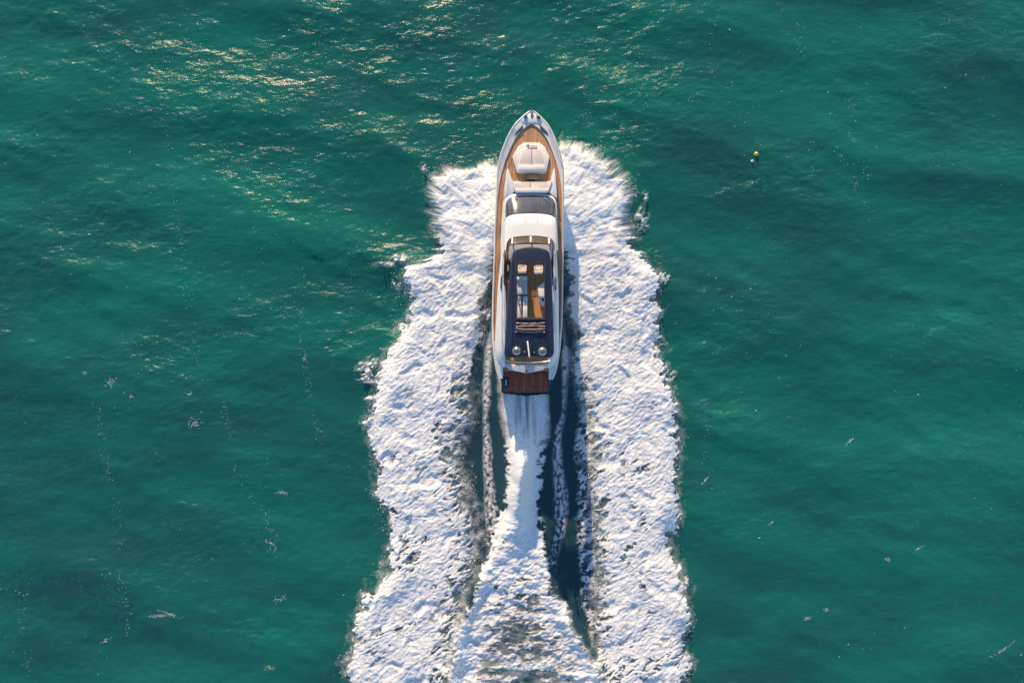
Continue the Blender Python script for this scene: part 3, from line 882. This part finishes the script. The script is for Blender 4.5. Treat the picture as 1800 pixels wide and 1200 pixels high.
# cap rail and white margin decks either side of the teak, teak recessed inside
cap_secs = []; cap_t = []
for py in st_py:
    z = z_cap(py); xo = hw(hb_at(py), z); y = sy(py, z)
    ti = tk_at(py); xi = hw(max(ti, 0.0), z)
    cap_secs.append((xo, xi, y, z, py))
verts = []; faces = []
for sgn in (-1, 1):
    b0 = len(verts)
    for xo, xi, y, z, py in cap_secs:
        w_ = xo - xi
        verts += [(sgn * (xo + .005), y, z + .002), (sgn * (xo - min(.10, w_ * .4)), y, z + 0.045), (sgn * (xo - min(.16, w_ * .7)), y, z + 0.005), (sgn * (xi), y, z - 0.01), (sgn * xi, y, z - drop_at(py) - .15)]
    for i in range(len(cap_secs) - 1):
        for j in range(4):
            a = b0 + i * 5 + j
            faces.append((a, a + 1, a + 6, a + 5))
cap = link('bulwark', mesh_from('bulwark', verts, faces), 'gel_warm', None, 35)
# forepeak lid in grey non-skid
fp = [(197.5, 1.5), (200, 7.5), (205, 13), (211, 18.5), (216.5, 22), (216.4, 3)]
prism('anchor_locker_lid', symp([(198, .8), (201, 8), (206, 13), (212, 19), (215.8, 15), (216, 2)], 3.50), 3.20, 3.515, 'gel', cap, 0.01)
# teak weather deck, full width inside the bulwark
dv = []; dfc = []
dk = [py for py in st_py if 217.4 < py < 601]
for py in dk:
    z = z_cap(py) - drop_at(py); x = hw(tk_at(py) + 0.3, z_cap(py)); y = sy(py, z_cap(py))
    dv += [(-x, y, z), (0, y, z + 0.03), (x, y, z)]
for i in range(len(dk) - 1):
    for j in range(2):
        a = i * 3 + j
        dfc.append((a, a + 1, a + 4, a + 3))
deck = link('teak_deck', mesh_from('teak_deck', dv, dfc), 'teak', None, 30)
qd = []
for py in [600, 610, 625, 632, 640, 648, 655, 666]:
    z = z_cap(py) - 0.03; x = hw(tk_at(py) + .3, z); y = sy(py, z)
    qd.append([(-x, y, z), (-hw(40.5, z), y, z + .06), (-hw(40, z), y, z - .9)])
loft('quarter_deck', qd, 'gel', caps=False, smooth=30)
loft('quarter_deck', [[(-a, b, c) for a, b, c in q_] for q_ in qd], 'gel', caps=False, smooth=30)
# dark skylights let into the white margin at the bow
for pts in ([(918.8, 220), (919, 227), (912.5, 232.5), (904.5, 237.5), (907, 233), (913, 226)], [(949.5, 220), (949.2, 226), (955, 232), (964, 238), (961.5, 232), (956, 226)]):
    zz = 3.46
    prism('skylight', poly(pts, zz), 3.30, zz + .035, 'dark_grey', cap, 0.01)
for x0, y0, a in ((924.0, 204.5, 0.75), (946.6, 205.2, -0.75)):
    c = lp(x0, y0, 3.75)
    d = Vector((math.cos(a + .2), math.sin(a + .2), 0)) * 0.19
    q = tube('cleat', [(c[0] - d.x, c[1] - d.y, 3.57), (c[0] - d.x * .4, c[1] - d.y * .4, 3.61), (c[0] + d.x * .4, c[1] + d.y * .4, 3.61), (c[0] + d.x, c[1] + d.y, 3.57)], [.05, .085, .085, .05], 'dark_grey', cap)
    tube('cleat_base', [(c[0], c[1], 3.45), (c[0], c[1], 3.59)], .10, 'dark_grey', q)
c = lp(935, 197.5, 3.8)
anch = prism('anchor_roller', [(c[0] - .09, c[1] - .28), (c[0] + .09, c[1] - .28), (c[0] + .07, c[1] + .16), (c[0] - .07, c[1] + .16)], 3.45, 3.59, 'steel', None, .02)
tube('roller', [(c[0] - .1, c[1] + .06, 3.61), (c[0] + .1, c[1] + .06, 3.61)], .05, 'tan', anch)
# stainless bow rails on the bulwark
for sgn in (-1, 1):
    pts = []
    for py in (222, 232, 245, 260, 278, 298, 325, 360, 400, 440):
        z = z_cap(py); pts.append((sgn * (hw(hb_at(py), z) - 0.09), sy(py, z), z + 0.42))
    pts = spline(pts, 3, False)
    rail = tube('handrail', [(pts[0][0], pts[0][1], pts[0][2] - .40)] + pts + [(pts[-1][0], pts[-1][1] - .1, pts[-1][2] - .40)], 0.016, 'steel')
    for q in pts[2::4]:
        tube('stanchion', [(q[0], q[1], q[2] - .40), q], 0.014, 'steel', rail)

# ---- foredeck lounge
pad_o = [(920.5,250),(948.5,250),(957,257),(966,274.5),(965.5,279),(960.5,302),(957,304),(911,303.5),(908,301),(901.5,279),(901,274.5),(911,257)]
pad = prism('sunpad_base', poly(pad_o, 3.55), 2.6, lambda x, y: 3.50 + 0.06 * (sy(276, 3.55) - y), 'gel_warm', None, 0.06)
prism('cushion', poly([(919.5,262.5),(934.6,262.3),(934.6,289.8),(912.2,289.8)], 3.68), 3.54, 3.68, 'cushion', pad, 0.05)
prism('cushion', poly([(935.2,262.3),(951,262.6),(957,289.8),(935.2,289.8)], 3.68), 3.54, 3.68, 'cushion', pad, 0.05)
prism('backrest', poly([(911.5,291),(957.5,291),(958,299.5),(956,301.5),(913,301),(911,299)], 3.61), 3.54, 3.86, 'cushion_white', pad, 0.08)
prism('hatch', poly([(927.5,254.2),(944,254.6),(944,260),(926.4,260)], 3.60), 3.5, 3.60, 'cushion', pad, 0.02)
a_, b_ = lp(925.3, 258.5, 3.66), lp(926.5, 254.4, 3.66)
tube('hatch_hinge', [(*a_, 3.64), (*b_, 3.64), (*lp(929.5, 254.2, 3.66), 3.64)], .03, 'dark_grey', pad)
# raised coaming arms that embrace the lounge
arms = []
for side in (0, 1):
    pts = [(891.2,296),(893.6,297.5),(896.5,305),(900.8,318.5),(903.5,330),(906,336),(893,346),(885.8,348),(886.6,330),(888.2,316),(889.6,305)] if side == 0 else [(975.2,296),(973.0,297.5),(970.5,305),(967.8,318.5),(965.5,330),(962.5,336),(973.5,346),(979.2,348),(978.4,330),(977.2,316),(976.2,305)]
    prism('coaming_arm', poly(pts, 3.62), 2.45, lambda x, y: 3.62 + 0.10 * max(0.0, min(1.0, (sy(300, 3.6) - y) / 2.0)), 'gel', None, 0.06)
# sole of the lounge, oiled teak, with sloped teak panels beside the sunpad
well = prism('lounge_sole', poly([(900,281),(967,281),(974.5,300),(969.5,322),(900,322),(892.5,300)], 3.12), 2.5, 3.12, 'teak_bright', None, 0.0)
for pts in ([(901,281),(908.5,303.5),(908.5,318),(900.5,318),(895,299),(897.5,284)], [(966,281),(960,303.5),(960,318),(967.8,318),(972.5,299),(970.5,284)]):
    prism('side_step', poly(pts, 3.24), 3.0, 3.24, 'teak_bright', well, 0.02)
tab = prism('lounge_table', poly([(926,307.6),(947,307.6),(947.5,314.6),(925.6,314.6)], 3.62), 3.56, 3.62, 'teak', None, 0.015)
c = lp(936.5, 311, 3.6)
tube('table_leg', [(c[0], c[1], 3.1), (c[0], c[1], 3.57)], .06, 'steel', tab)
box('companion_hatch', 926, 315.6, 940, 318.4, 3.05, 3.50, 'black', None, 0.01)
bench = prism('bow_bench', poly([(901,318.6),(969,318.6),(968,324),(964.8,333.2),(904.6,333.2),(901.4,324)], 3.50), 2.6, 3.50, 'gel_warm', None, 0.04)
prism('cushion', poly([(905,320.3),(931.8,320.3),(931.8,330.5),(906.5,330.5),(904.6,325)], 3.62), 3.48, 3.62, 'cushion', bench, 0.04)
prism('cushion', poly([(932.6,320.3),(963.6,320.3),(963.8,325),(962,330.5),(932.6,330.5)], 3.62), 3.48, 3.62, 'cushion', bench, 0.04)
prism('backrest', poly([(904.5,331.2),(965,331.2),(964,336.4),(961,339),(908,339),(905.6,336.4)], 3.95), 3.2, 3.95, 'cushion_white', bench, 0.06)
prism('armrest', poly([(899.8,317.5),(903.6,318.5),(907.2,331.5),(905,334),(902.4,328)], 3.80), 3.2, 3.80, 'gel', bench, 0.03)
prism('armrest', poly([(970.2,317.5),(966.6,318.5),(963,331.5),(965,334),(967.6,328)], 3.80), 3.2, 3.80, 'gel', bench, 0.03)
box('backrest_hatch', 935, 327.2, 948, 330.2, 3.55, 3.64, 'gel_warm', bench, 0.01)

# ---- deckhouse
DH = [(341,33),(345,41.5),(350,45),(357,47.0),(368,48),(387,49),(425,50.3),(460,51.5),(485,53),(510,54.3),(535,55.3),(560,55.8),(600,55.2),(620,54.3),(634,52)]
def hs(tab, k): return [(y, h * k) for y, h in tab]
o_top = symp(DH, 3.72)
dh = prism('deckhouse', symp([(y, h - (2.5 if y > 430 else 0.0)) for y, h in DH], 3.70), 2.1, 3.70, 'gel', None, 0.06)
for sgn in (-1, 1):        # long dark saloon windows along the deckhouse sides
    for (ya, yb) in ((395, 436), (440, 486), (490, 536), (540, 580)):
        out = []
        for py in (ya, (ya + yb) / 2, yb):
            hbp = float(np.interp(py, [d[0] for d in DH], [d[1] for d in DH])) - (2.5 if py > 430 else 0.0)
            out.append((sgn * (hw(hbp, 3.7) + 0.012), sy(py, 3.7)))
        vv = [(x, y, 2.75) for x, y in out] + [(x, y, 3.5) for x, y in out] + [(x - sgn * .03, y, 2.75) for x, y in out] + [(x - sgn * .03, y, 3.5) for x, y in out]
        ff = [(0, 1, 4, 3), (1, 2, 5, 4), (6, 7, 10, 9), (7, 8, 11, 10), (0, 3, 9, 6), (2, 5, 11, 8), (3, 4, 10, 9), (4, 5, 11, 10), (0, 1, 7, 6), (1, 2, 8, 7)]
        link('side_window', mesh_from('side_window', vv, ff), 'glass', dh)

# raked wrap-around windscreen, then the white brow of the flybridge over it
def arcs(rows):
    """rows: list of (list of (px,py), z) -> sections of 3D points resampled evenly"""
    out = []
    for pts, z in rows:
        fine = spline(pts, 8, False)
        d = [0]
        for a, b in zip(fine, fine[1:]):
            d.append(d[-1] + math.hypot(b[0] - a[0], b[1] - a[1]))
        sec = []
        for k in range(33):
            t = d[-1] * k / 32
            x = np.interp(t, d, [f_[0] for f_ in fine]); y = np.interp(t, d, [f_[1] for f_ in fine])
            q = lp(x, y, z)
            sec.append((q[0], q[1], z))
        out.append(sec)
    return out
ws_low = [(888.2,384),(888.4,366),(891,353.5),(899,346.5),(915,344),(932.5,343.4),(951,344),(966,346.2),(973.8,352.5),(976.6,364),(977,383)]
ws_hi = [(888.8,385),(890.5,380),(897,377),(907,375.4),(920,374.6),(932.5,374.4),(946,374.6),(958,375.3),(968,377),(974.6,380),(976.4,384.5)]
ws_mid = [((a[0] * .5 + b[0] * .5), (a[1] * .5 + b[1] * .5)) for a, b in zip(ws_low, ws_hi)]
wsc = loft('windscreen', arcs([(ws_low, 3.74), (ws_mid, 4.28), (ws_hi, 4.66)]), 'glass', None, smooth=50)
# white sill round the foot of the glass
sill = arcs([([(886.6,386),(886.6,365),(889,351.5),(898,344.3),(915,341.6),(932.5,341),(951,341.6),(967,344),(975.8,350.6),(978.6,363),(979,385)], 3.70), (ws_low, 3.76)])
loft('windscreen_sill', sill, 'gel', wsc, caps=False, smooth=50)
for f_ in (0.36, 0.64):     # glazing bars
    k = int(32 * f_)
    s_ = arcs([(ws_low, 3.76), (ws_mid, 4.30), (ws_hi, 4.68)])
    tube('glazing_bar', [s_[0][k], s_[1][k], s_[2][k]], 0.022, 'dark_grey', wsc, 6)
for pts in ([(908.8,347),(905.5,351.5),(902.5,354),(898.2,359)], [(910.2,346.8),(903.5,353)], [(957.5,347.5),(961.5,352),(964.5,356),(968.3,359.5)], [(956,347),(962.5,352.5)]):
    zs_ = np.linspace(3.86, 4.16, len(pts))
    w = tube('wiper', [(*lp(x, y, z_), z_ + .08) for (x, y), z_ in zip(pts, zs_)], 0.02, 'steel', wsc, 6)
brow_o = [(888.2,386),(890.2,380.5),(897,377.3),(907,375.5),(920,374.7),(932.5,374.4),(946,374.7),(958,375.5),(968,377.3),(975,380.5),(977.4,385.5),(979.6,400),(980.6,422),(981,440)]
brow_back = [(884.6,440),(885.6,420),(886.8,400)]
fly_in_front = [(889.5,440),(890,432),(892,424),(897,418.5),(906,416),(920,414.4),(932.5,414),(946,414.4),(959,416),(968,418.5),(973,424),(975.6,432),(976,440)]
# brow: a shell between the outer front edge and the flybridge well, crowned
rows = arcs([([(885,440),(886.4,410)] + brow_o[0:1] + brow_o[1:11] + [(980,410),(981,440)], 4.52), ([(885.6,440),(887.2,411),(889.6,388),(892,383.5),(898,380),(908,378),(920,377),(932.5,376.8),(946,377),(957,378),(966.8,380),(973,383.5),(975.8,388),(979,411),(980.4,440)], 4.78), ([(887,440),(888.2,425),(891,410),(896,402),(906,397),(920,395),(932.5,394.6),(946,395),(959,397),(968.6,402),(974.4,410),(977.6,425),(978.6,440)], 4.92), (fly_in_front, 5.02), ([(x * .985 + 932.5 * .015, y + 1.0) for x, y in fly_in_front], 4.96), ([(x * .98 + 932.5 * .02, y + 1.4) for x, y in fly_in_front], 4.10)])
brow = loft('flybridge_brow', rows, 'gel', None, smooth=50)

# ---- flybridge
FLYO = [(438,48.4),(460,50.8),(485,52.6),(510,54.0),(535,54.8),(560,55.4),(590,56.4),(615,56.2),(630,53.8),(640,50.5),(650,44)]
FLYI = [(438,43.2),(460,43.5),(485,43.6),(503,43.6),(510,40.0),(535,38.6),(560,38.3),(590,38.0),(615,37.6),(630,37.6),(640,37.6),(650,37.6)]
floor = prism('flybridge_floor', symp([(416,20),(420,36),(430,43),(485,44),(560,44),(634,41)], 4.10), 3.72, 4.10, 'teak_bright', None, 0.0)
flv = []; flf = []
fl_py = [438.5, 447, 460, 472, 485, 498, 510, 522, 535, 548, 560, 575, 590, 603, 615, 623, 630, 636, 642, 646]
for sgn in (-1, 1):
    b0 = len(flv)
    for py in fl_py:
        ho = float(np.interp(py, [f_[0] for f_ in FLYO], [f_[1] for f_ in FLYO])); hi = float(np.interp(py, [f_[0] for f_ in FLYI], [f_[1] for f_ in FLYI]))
        zt = float(np.interp(py, [438, 500, 560, 620, 634, 646], [5.0, 4.95, 4.85, 4.65, 4.42, 4.12])); y = sy(py, zt)
        xo, xi = hw(ho, 4.2), hw(hi, zt)
        flv += [(sgn * (xo - .25), y, 3.62), (sgn * xo, y, 3.92), (sgn * (xo - .02), y, 4.12), (sgn * (xi + (xo - xi) * .62), y, zt - .14), (sgn * (xi + (xo - xi) * .40), y, zt), (sgn * (xi + .03), y, zt + .02), (sgn * xi, y, zt - .03), (sgn * xi, y, 4.05)]
    for i in range(len(fl_py) - 1):
        for j in range(7):
            a = b0 + i * 8 + j
            flf.append((a, a + 1, a + 9, a + 8))
fly = link('flybridge_coaming', mesh_from('flybridge_coaming', flv, flf), 'gel', None, 40)
for sgn in (-1, 1):       # dark vents in the coaming tops
    z0 = 4.98
    for py0, py1 in ((484, 509),):
        pts = [(sgn * hw(46.6, z0), sy(py0, z0)), (sgn * hw(49.0, z0), sy(py0 + 4, z0)), (sgn * hw(49.6, z0), sy(py1 - 2, z0)), (sgn * hw(47.8, z0), sy(py1, z0))]
        prism('vent', pts if sgn > 0 else pts[::-1], 4.70, 5.0, 'dark_grey', fly, 0.01)
    # stainless grab rail along the coaming
    pts = [(sgn * hw(h, 5.2), sy(py, 5.2), float(np.interp(py, [440, 560, 620], [5.32, 5.2, 5.0]))) for py, h in ((446, 45.6), (480, 46.2), (520, 45.8), (560, 45.2), (600, 43.8), (622, 42.2))]
    rail = tube('handrail', spline(pts, 3, False), 0.02, 'steel', fly)
    for q in pts:
        tube('stanchion', [(q[0], q[1], q[2] - .42), q], .016, 'steel', rail)
# flybridge windscreen: brown acrylic band with three bars
fg0 = [(891.5,441),(892.2,433),(894,426.5),(899,420),(907,418),(920,416.6),(932.5,416.2),(946,416.6),(958,418),(966.5,420),(971.5,426.5),(973.6,433),(974.2,441)]
fg1 = [(893,452),(893.5,440),(896,432.5),(901,428.6),(909,427.2),(920,426.5),(932.5,426.2),(946,426.5),(957,427.2),(964.6,428.6),(969.6,432.5),(972.4,440),(973,452)]
fws = loft('flybridge_windscreen', arcs([(fg0, 5.0), (fg1, 5.46)]), 'brown_glass', None, smooth=50)
s_ = arcs([(fg0, 5.03), (fg1, 5.49)])
for k in (7, 16, 25):
    tube('glazing_bar', [s_[0][k], s_[1][k]], 0.075, 'gel_warm', fws, 6)
tube('top_rail', s_[1], 0.022, 'steel', fws, 6)
# helm console and dash, white
dash = prism('helm_console', poly([(896,431),(910,429.5),(932.5,429),(956,429.5),(969.5,431),(971,444),(969.5,455),(963,455),(958,447),(907,447),(901.5,456),(894.5,456),(893.6,444)], 5.02), 4.1, 5.02, 'gel', None, 0.06)
box('instrument_panel', 912, 438, 931, 445, 4.95, 5.08, 'dark_grey', dash, 0.02)
box('instrument_panel', 941, 438, 955, 445, 4.95, 5.06, 'dark_grey', dash, 0.02)
c = lp(919, 450, 5.0)
lathe('steering_wheel', [(0.20, 0), (0.22, .02), (0.20, .04), (0.18, .02), (0.20, 0)], (c[0], c[1], 4.98), 'black', dash, 20)
# seats and furniture seen through the open sunroof
def helm_seat(x0, y0, x1, y1):
    z = 4.95
    s = box('helm_seat', x0, y0 + 1, x1, y1 - 3, 4.5, z - .12, 'cushion', None, 0.06)
    cc = lp((x0 + x1) / 2, (y0 + y1) / 2, 4.5)
    tube('pedestal', [(cc[0], cc[1], 4.1), (cc[0], cc[1], 4.55)], .09, 'steel', s)
    box('backrest', x0, y1 - 4.2, x1, y1, 4.55, z + .45, 'cushion', s, 0.06)
    box('squab', x0 + 2.2, y0 + 4.5, x1 - 2.2, y0 + 8.4, z - .14, z - .06, 'cushion_white', s, 0.03)
    box('armrest', x0 - .6, y0 + 3, x0 + 1.4, y1 - 3, z - .15, z + .16, 'cushion_white', s, 0.03)
    box('armrest', x1 - 1.4, y0 + 3, x1 + .6, y1 - 3, z - .15, z + .16, 'cushion_white', s, 0.03)
    return s
helm_seat(911, 464, 925.2, 479)
helm_seat(939.5, 465, 954, 480.5)
sofa = box('sofa', 908.5, 485, 927, 517.5, 4.1, 4.52, 'gel', None, 0.04)
box('cushion', 909.5, 492.5, 926.3, 503.5, 4.5, 4.66, 'cushion', sofa, 0.05)
box('cushion', 921.5, 504, 926.3, 516.5, 4.5, 4.66, 'cushion_white', sofa, 0.05)
box('backrest', 908, 487, 926.5, 491.5, 4.5, 4.98, 'cushion_white', sofa, 0.05)
table = box('dinette_table', 910.5, 505, 920.5, 516, 4.72, 4.77, 'grip', None, 0.02)
c = lp(915.5, 510, 4.7)
tube('table_leg', [(c[0], c[1], 4.5), (c[0], c[1], 4.73)], .05, 'steel', table)
for x0, x1 in ((910, 916.6), (919, 927.4)):
    lg = box('sun_lounger', x0, 520, x1, 558, 4.1, 4.42, 'gel', None, 0.03)
    box('cushion', x0 + .4, 520.6, x1 - .4, 536, 4.4, 4.56, 'cushion_white', lg, 0.05)
    box('cushion', x0 + .4, 536.6, x1 - .4, 557.5, 4.4, 4.54, 'cushion_white', lg, 0.05)
bar = prism('wet_bar', poly([(956.5,496),(951,499.5),(945,504.5),(946.4,518),(949,529),(953,537.5),(957,538)], 5.0), 4.1, 5.0, 'gel_warm', None, 0.04)
prism('sink', poly([(951.5,524),(956,524),(956,529.5),(952.8,529.5)], 5.02), 4.9, 5.015, 'dark_grey', bar, 0.01)
box('aft_sofa', 900, 575, 962, 612, 4.1, 4.5, 'cushion', None, 0.05)

# ---- hardtop on struts
HT_Z = 6.45
ht_o = [(907,438.5),(918,435.2),(932,433.8),(946,435.0),(958,437.6),(964.5,441.5),(967.4,450),(969.2,470),(970.6,497),(972,535),(973,568),(974,600),(974,620),(971.5,626),(966,628.5),(950,627.5),(932,626),(910,627.5),(893,629),(887.2,627),(886.2,621),(887.6,596),(890,560),(891.2,547),(893.6,510),(896.6,480),(899.4,452),(901.6,443)]
ht_i = [(908,460.4),(957.6,460.4),(957.8,558),(908,558)]
def ht_z(x, y):
    return HT_Z + 0.05 - 0.012 * x * x
hard = ring('hardtop', poly(ht_o, HT_Z), poly(ht_i, HT_Z), HT_Z - 0.20, ht_z, 'navy', None, lip=0.20, drop=0.12)
# raised frame round the opening and its runners
for nm, x0, y0, x1, y1 in (('sunroof_runner', 905.6, 459.5, 908.6, 585), ('sunroof_runner', 957.2, 459.5, 960.2, 585), ('sunroof_frame', 908.8, 457.8, 957, 460.6)):
    box(nm, x0, y0, x1, y1, HT_Z - 0.05, HT_Z + 0.085, 'navy', hard, 0.02)
for x0, x1 in ((900.2, 901.2), (963.2, 964.2)):
    box('hardtop_rib', x0, 455, x1, 618, HT_Z - .05, HT_Z + 0.075, 'navy', hard, 0.015)
# folded canvas of the sunroof: pleats and bows lying aft of the opening
cv = box('folded_canopy', 907, 559.5, 958.5, 588, HT_Z - .1, HT_Z + 0.07, 'navy_cloth', hard, 0.03)
for k, (y0, sg, mt) in enumerate(((560.5, 0.6, 'navy_cloth'), (567.5, 1.0, 'tan'), (573.6, 2.2, 'tan'), (577.6, 1.3, 'tan'), (582.2, 2.0, 'navy_cloth'))):
    pts = []
    for j in range(13):
        t = j / 12; x = 907 + t * 51
        y = y0 + sg * (1 - (2 * t - 1) ** 2) * (1 if k != 2 else -0.4) + random.uniform(-.35, .35)
        pts.append((*lp(x, y, HT_Z + .1), HT_Z + 0.10 + 0.03 * math.sin(j * 1.7 + k)))
    tube('canopy_bow', pts, 0.055 if mt == 'tan' else 0.10, mt, cv, 6)
for x, y in ((907, 583), (956.5, 584), (908.3, 576), (911, 567.5)):
    box('canopy_clip', x - 1, y - .8, x + 1, y + .8, HT_Z, HT_Z + .2, 'grip', cv, .02)
# faint worn lettering on the aft panel
for x0, x1, y0 in ((918, 921, 592), (923.2, 924.8, 592), (927.2, 929, 591.2), (930.4, 931.6, 592), (934, 937, 592)):
    box('lettering_mark', x0, y0, x1, y0 + 1.0, HT_Z, HT_Z + 0.056, 'mark', hard, 0)
# satellite domes, small antennas, mast
for x, y in ((908.2, 616.5), (953.4, 617.4)):
    c = lp(x, y, 6.9)
    d = lathe('satellite_dome', [(0.30, 0.0), (0.36, .10), (0.375, .24), (0.35, .38), (0.27, .50), (0.15, .57), (0.0, .59)], (c[0], c[1], HT_Z + .10), 'dome', hard)
    lathe('dome_base', [(0.0, -.08), (0.26, -.08), (0.27, 0), (0.30, .01)], (c[0], c[1], HT_Z + .10), 'dark_grey', d, 20)
for x, y in ((922.2, 619.0), (938.6, 619.6)):
    c = lp(x, y, 6.7)
    lathe('antenna_dome', [(0.0, -.05), (0.07, -.05), (0.10, .05), (0.11, .14), (0.08, .22), (0.0, .25)], (c[0], c[1], HT_Z + .05), 'dome', hard, 14)
p0, p1 = lp(927.4, 600, 6.9), lp(930.6, 629, 6.9)
mast = tube('mast', [(p0[0], p0[1], HT_Z + .15), ((p0[0] * .6 + p1[0] * .4), p0[1] * .6 + p1[1] * .4, HT_Z + .45), (p1[0], p1[1], HT_Z + .75)], [.07, .055, .05], 'grip', hard)
p0, p1 = lp(932.4, 602, 6.9), lp(933, 627, 6.9)
box('mast_fairing', 930.2, 603, 934.4, 624, HT_Z, HT_Z + .30, 'navy', mast, .05)
c = lp(930.8, 628.6, 7.2)
lathe('mast_light', [(0.0, 0), (.10, .02), (.12, .12), (.08, .22), (0, .24)], (c[0], c[1], HT_Z + .62), 'dome', mast, 14)
tube('mast_foot', [(c[0], c[1] - .05, 4.6), (c[0], c[1], HT_Z + .62)], .05, 'dark_grey', mast)
for x, y, tx, ty in ((899, 462, 896.5, 452), (966.5, 462, 969, 452), (895.8, 500, 892.5, 492), (970.2, 500, 973, 492), (890, 605, 888.5, 600), (972, 605, 973, 600)):
    a_ = lp(tx, ty, 4.9); b_ = lp(x, y, HT_Z)
    tube('hardtop_strut', [(a_[0], a_[1], 4.3), (a_[0] * .4 + b_[0] * .6, a_[1] * .4 + b_[1] * .6, 5.6), (b_[0] * .98, b_[1], HT_Z - .16)], [.09, .07, .08], 'dark_grey', hard)
for x0, y0, x1, y1 in ((890.2, 459, 895.6, 486), (970.6, 459, 975.0, 486)):
    sd = box('side_bench', x0, y0, x1, y1, 4.1, 4.5, 'dark_grey', None, .03)
    box('cushion', x0 + .6, y0 + 6, x1 - .6, y1 - 9, 4.48, 4.58, 'tan', sd, .03)

# ---- aft end of the flybridge
rail_pts = [(*lp(x, y, 5.0), 5.0) for x, y in ((888, 633.5), (898, 635.6), (912, 636.8), (926, 637.3), (942, 637), (956, 635.8), (967, 634))]
rl = tube('aft_rail', spline(rail_pts, 3, False), 0.035, 'steel')
for q in rail_pts:
    tube('stanchion', [(q[0], q[1], 4.1), q], .022, 'steel', rl)
tube('aft_rail_wire', [(q[0], q[1] + .02, 4.6) for q in spline(rail_pts, 3, False)], 0.014, 'steel', rl)
oh = [(886.8,634),(890,637.2),(905,639.6),(926,640.6),(948,639.8),(963,637.4),(967.6,634.4),(968.4,641),(967,645.2),(958.5,646),(955,650.2),(941,653),(930,654.6),(925.5,656.2),(920.5,654.8),(908,652.6),(895.5,649.8),(892,645.6),(886,643.2)]
ovh = prism('aft_overhang', poly(oh, 3.98), 3.72, lambda x, y: 4.02 - 0.05 * abs(x) * .3, 'gel', None, 0.05)
c = lp(925.4, 653, 4.0)
lathe('stern_light', [(0.0, 0), (.11, 0), (.12, .10), (.06, .2), (0, .21)], (c[0], c[1], 4.0), 'dome', ovh, 14)
tube('ensign_staff', [(c[0] + .05, c[1] + .05, 4.05), (*lp(930, 641, 4.9), 4.9)], .025, 'steel', ovh)
box('cockpit_sole', 886, 600, 968, 652, 1.2, 1.62, 'teak', None, 0.0)
for x0, x1 in ((885.6, 893.5), (957, 965)):
    stt = box('stern_steps', x0, 643, x1, 649.5, 0.5, 1.45, 'wet_teak_light', None, .02)
    box('step', x0, 649.5, x1, 653.5, 0.5, 1.1, 'wet_teak_light', stt, .02)
# swim platform: dark frame, red wet planks laid fore and aft, grey locker lid
plat_o = [(881,645),(966,645),(966,688),(963,689.5),(945,690.5),(923,691.2),(902,690.5),(884,689.5),(881.4,688)]
pl = prism('swim_platform', poly(plat_o, 0.62), 0.34, 0.62, 'dark_grey', None, 0.03)
xs0 = np.linspace(884.5, 962.5, 17)
for i in range(16):
    a_, b_ = xs0[i] + .22, xs0[i + 1] - .22
    t = (a_ + b_) / 2
    yb = 686.8 + 1.6 * (1 - ((t - 923.5) / 42) ** 2)
    if b_ < 896:
        for (ya, yc) in ((651, 661.4), (681.6, yb)):
            box('plank', a_, ya, b_, yc, 0.60, 0.645, ('wet_teak', 'wet_teak_light')[(i * 7) % 3 == 1], pl, .008)
    else:
        box('plank', a_, 651, b_, yb, 0.60, 0.645 + random.uniform(0, .006), ('wet_teak', 'wet_teak_light')[(i * 7) % 3 == 1], pl, .008)
lid = box('locker_lid', 884.6, 662, 895.6, 681, .60, .66, 'dark_grey', pl, .015)
box('lid_handle', 888.6, 667.5, 890.2, 677, .65, .69, 'white_plastic', lid, .01)

# ------------------------------------------------------------------ two floats on the water
def float_at(px, py):
    x, y = (px - 900) * S, (600 - py) * S
    return x, y, float(sea_at(np.array([x]), np.array([y]))[0, 2])
def thing(name, label, cat, loc):
    o = bpy.data.objects.new(name, None); COL.objects.link(o)
    o.location = loc; o['label'] = label; o['category'] = cat
    return o
x, y, z = float_at(1328, 272)
b = thing('marker_buoy', 'round yellow buoy floating right of the yacht beside a white float', 'buoy', (x, y, z))
body = lathe('body', [(0.0, -.15), (.10, -.12), (.16, -.04), (.175, .035), (.15, .12), (.08, .175), (0, .19)], (0, 0, 0), 'yellow', b, 20)
lathe('collar', [(.17, -.02), (.195, 0), (.195, .035), (.17, .055), (.168, .015), (.17, -.02)], (0, 0, 0), 'yellow', b, 20)
lathe('lifting_eye', [(.015, .175), (.035, .18), (.035, .23), (.015, .245), (.0, .245)], (0, 0, 0), 'dark_grey', b, 10)
x, y, z = float_at(1321, 284.4)
b = thing('net_float', 'small white float just below the yellow buoy', 'float', (x, y, z))
lathe('body', [(0.0, -.11), (.085, -.08), (.125, 0), (.11, .07), (.055, .12), (0, .125)], (0, 0, 0), 'white_plastic', b, 18)
lathe('cap', [(.04, .105), (.04, .145), (.02, .16), (0, .16)], (0, 0, 0), 'dark_grey', b, 10)
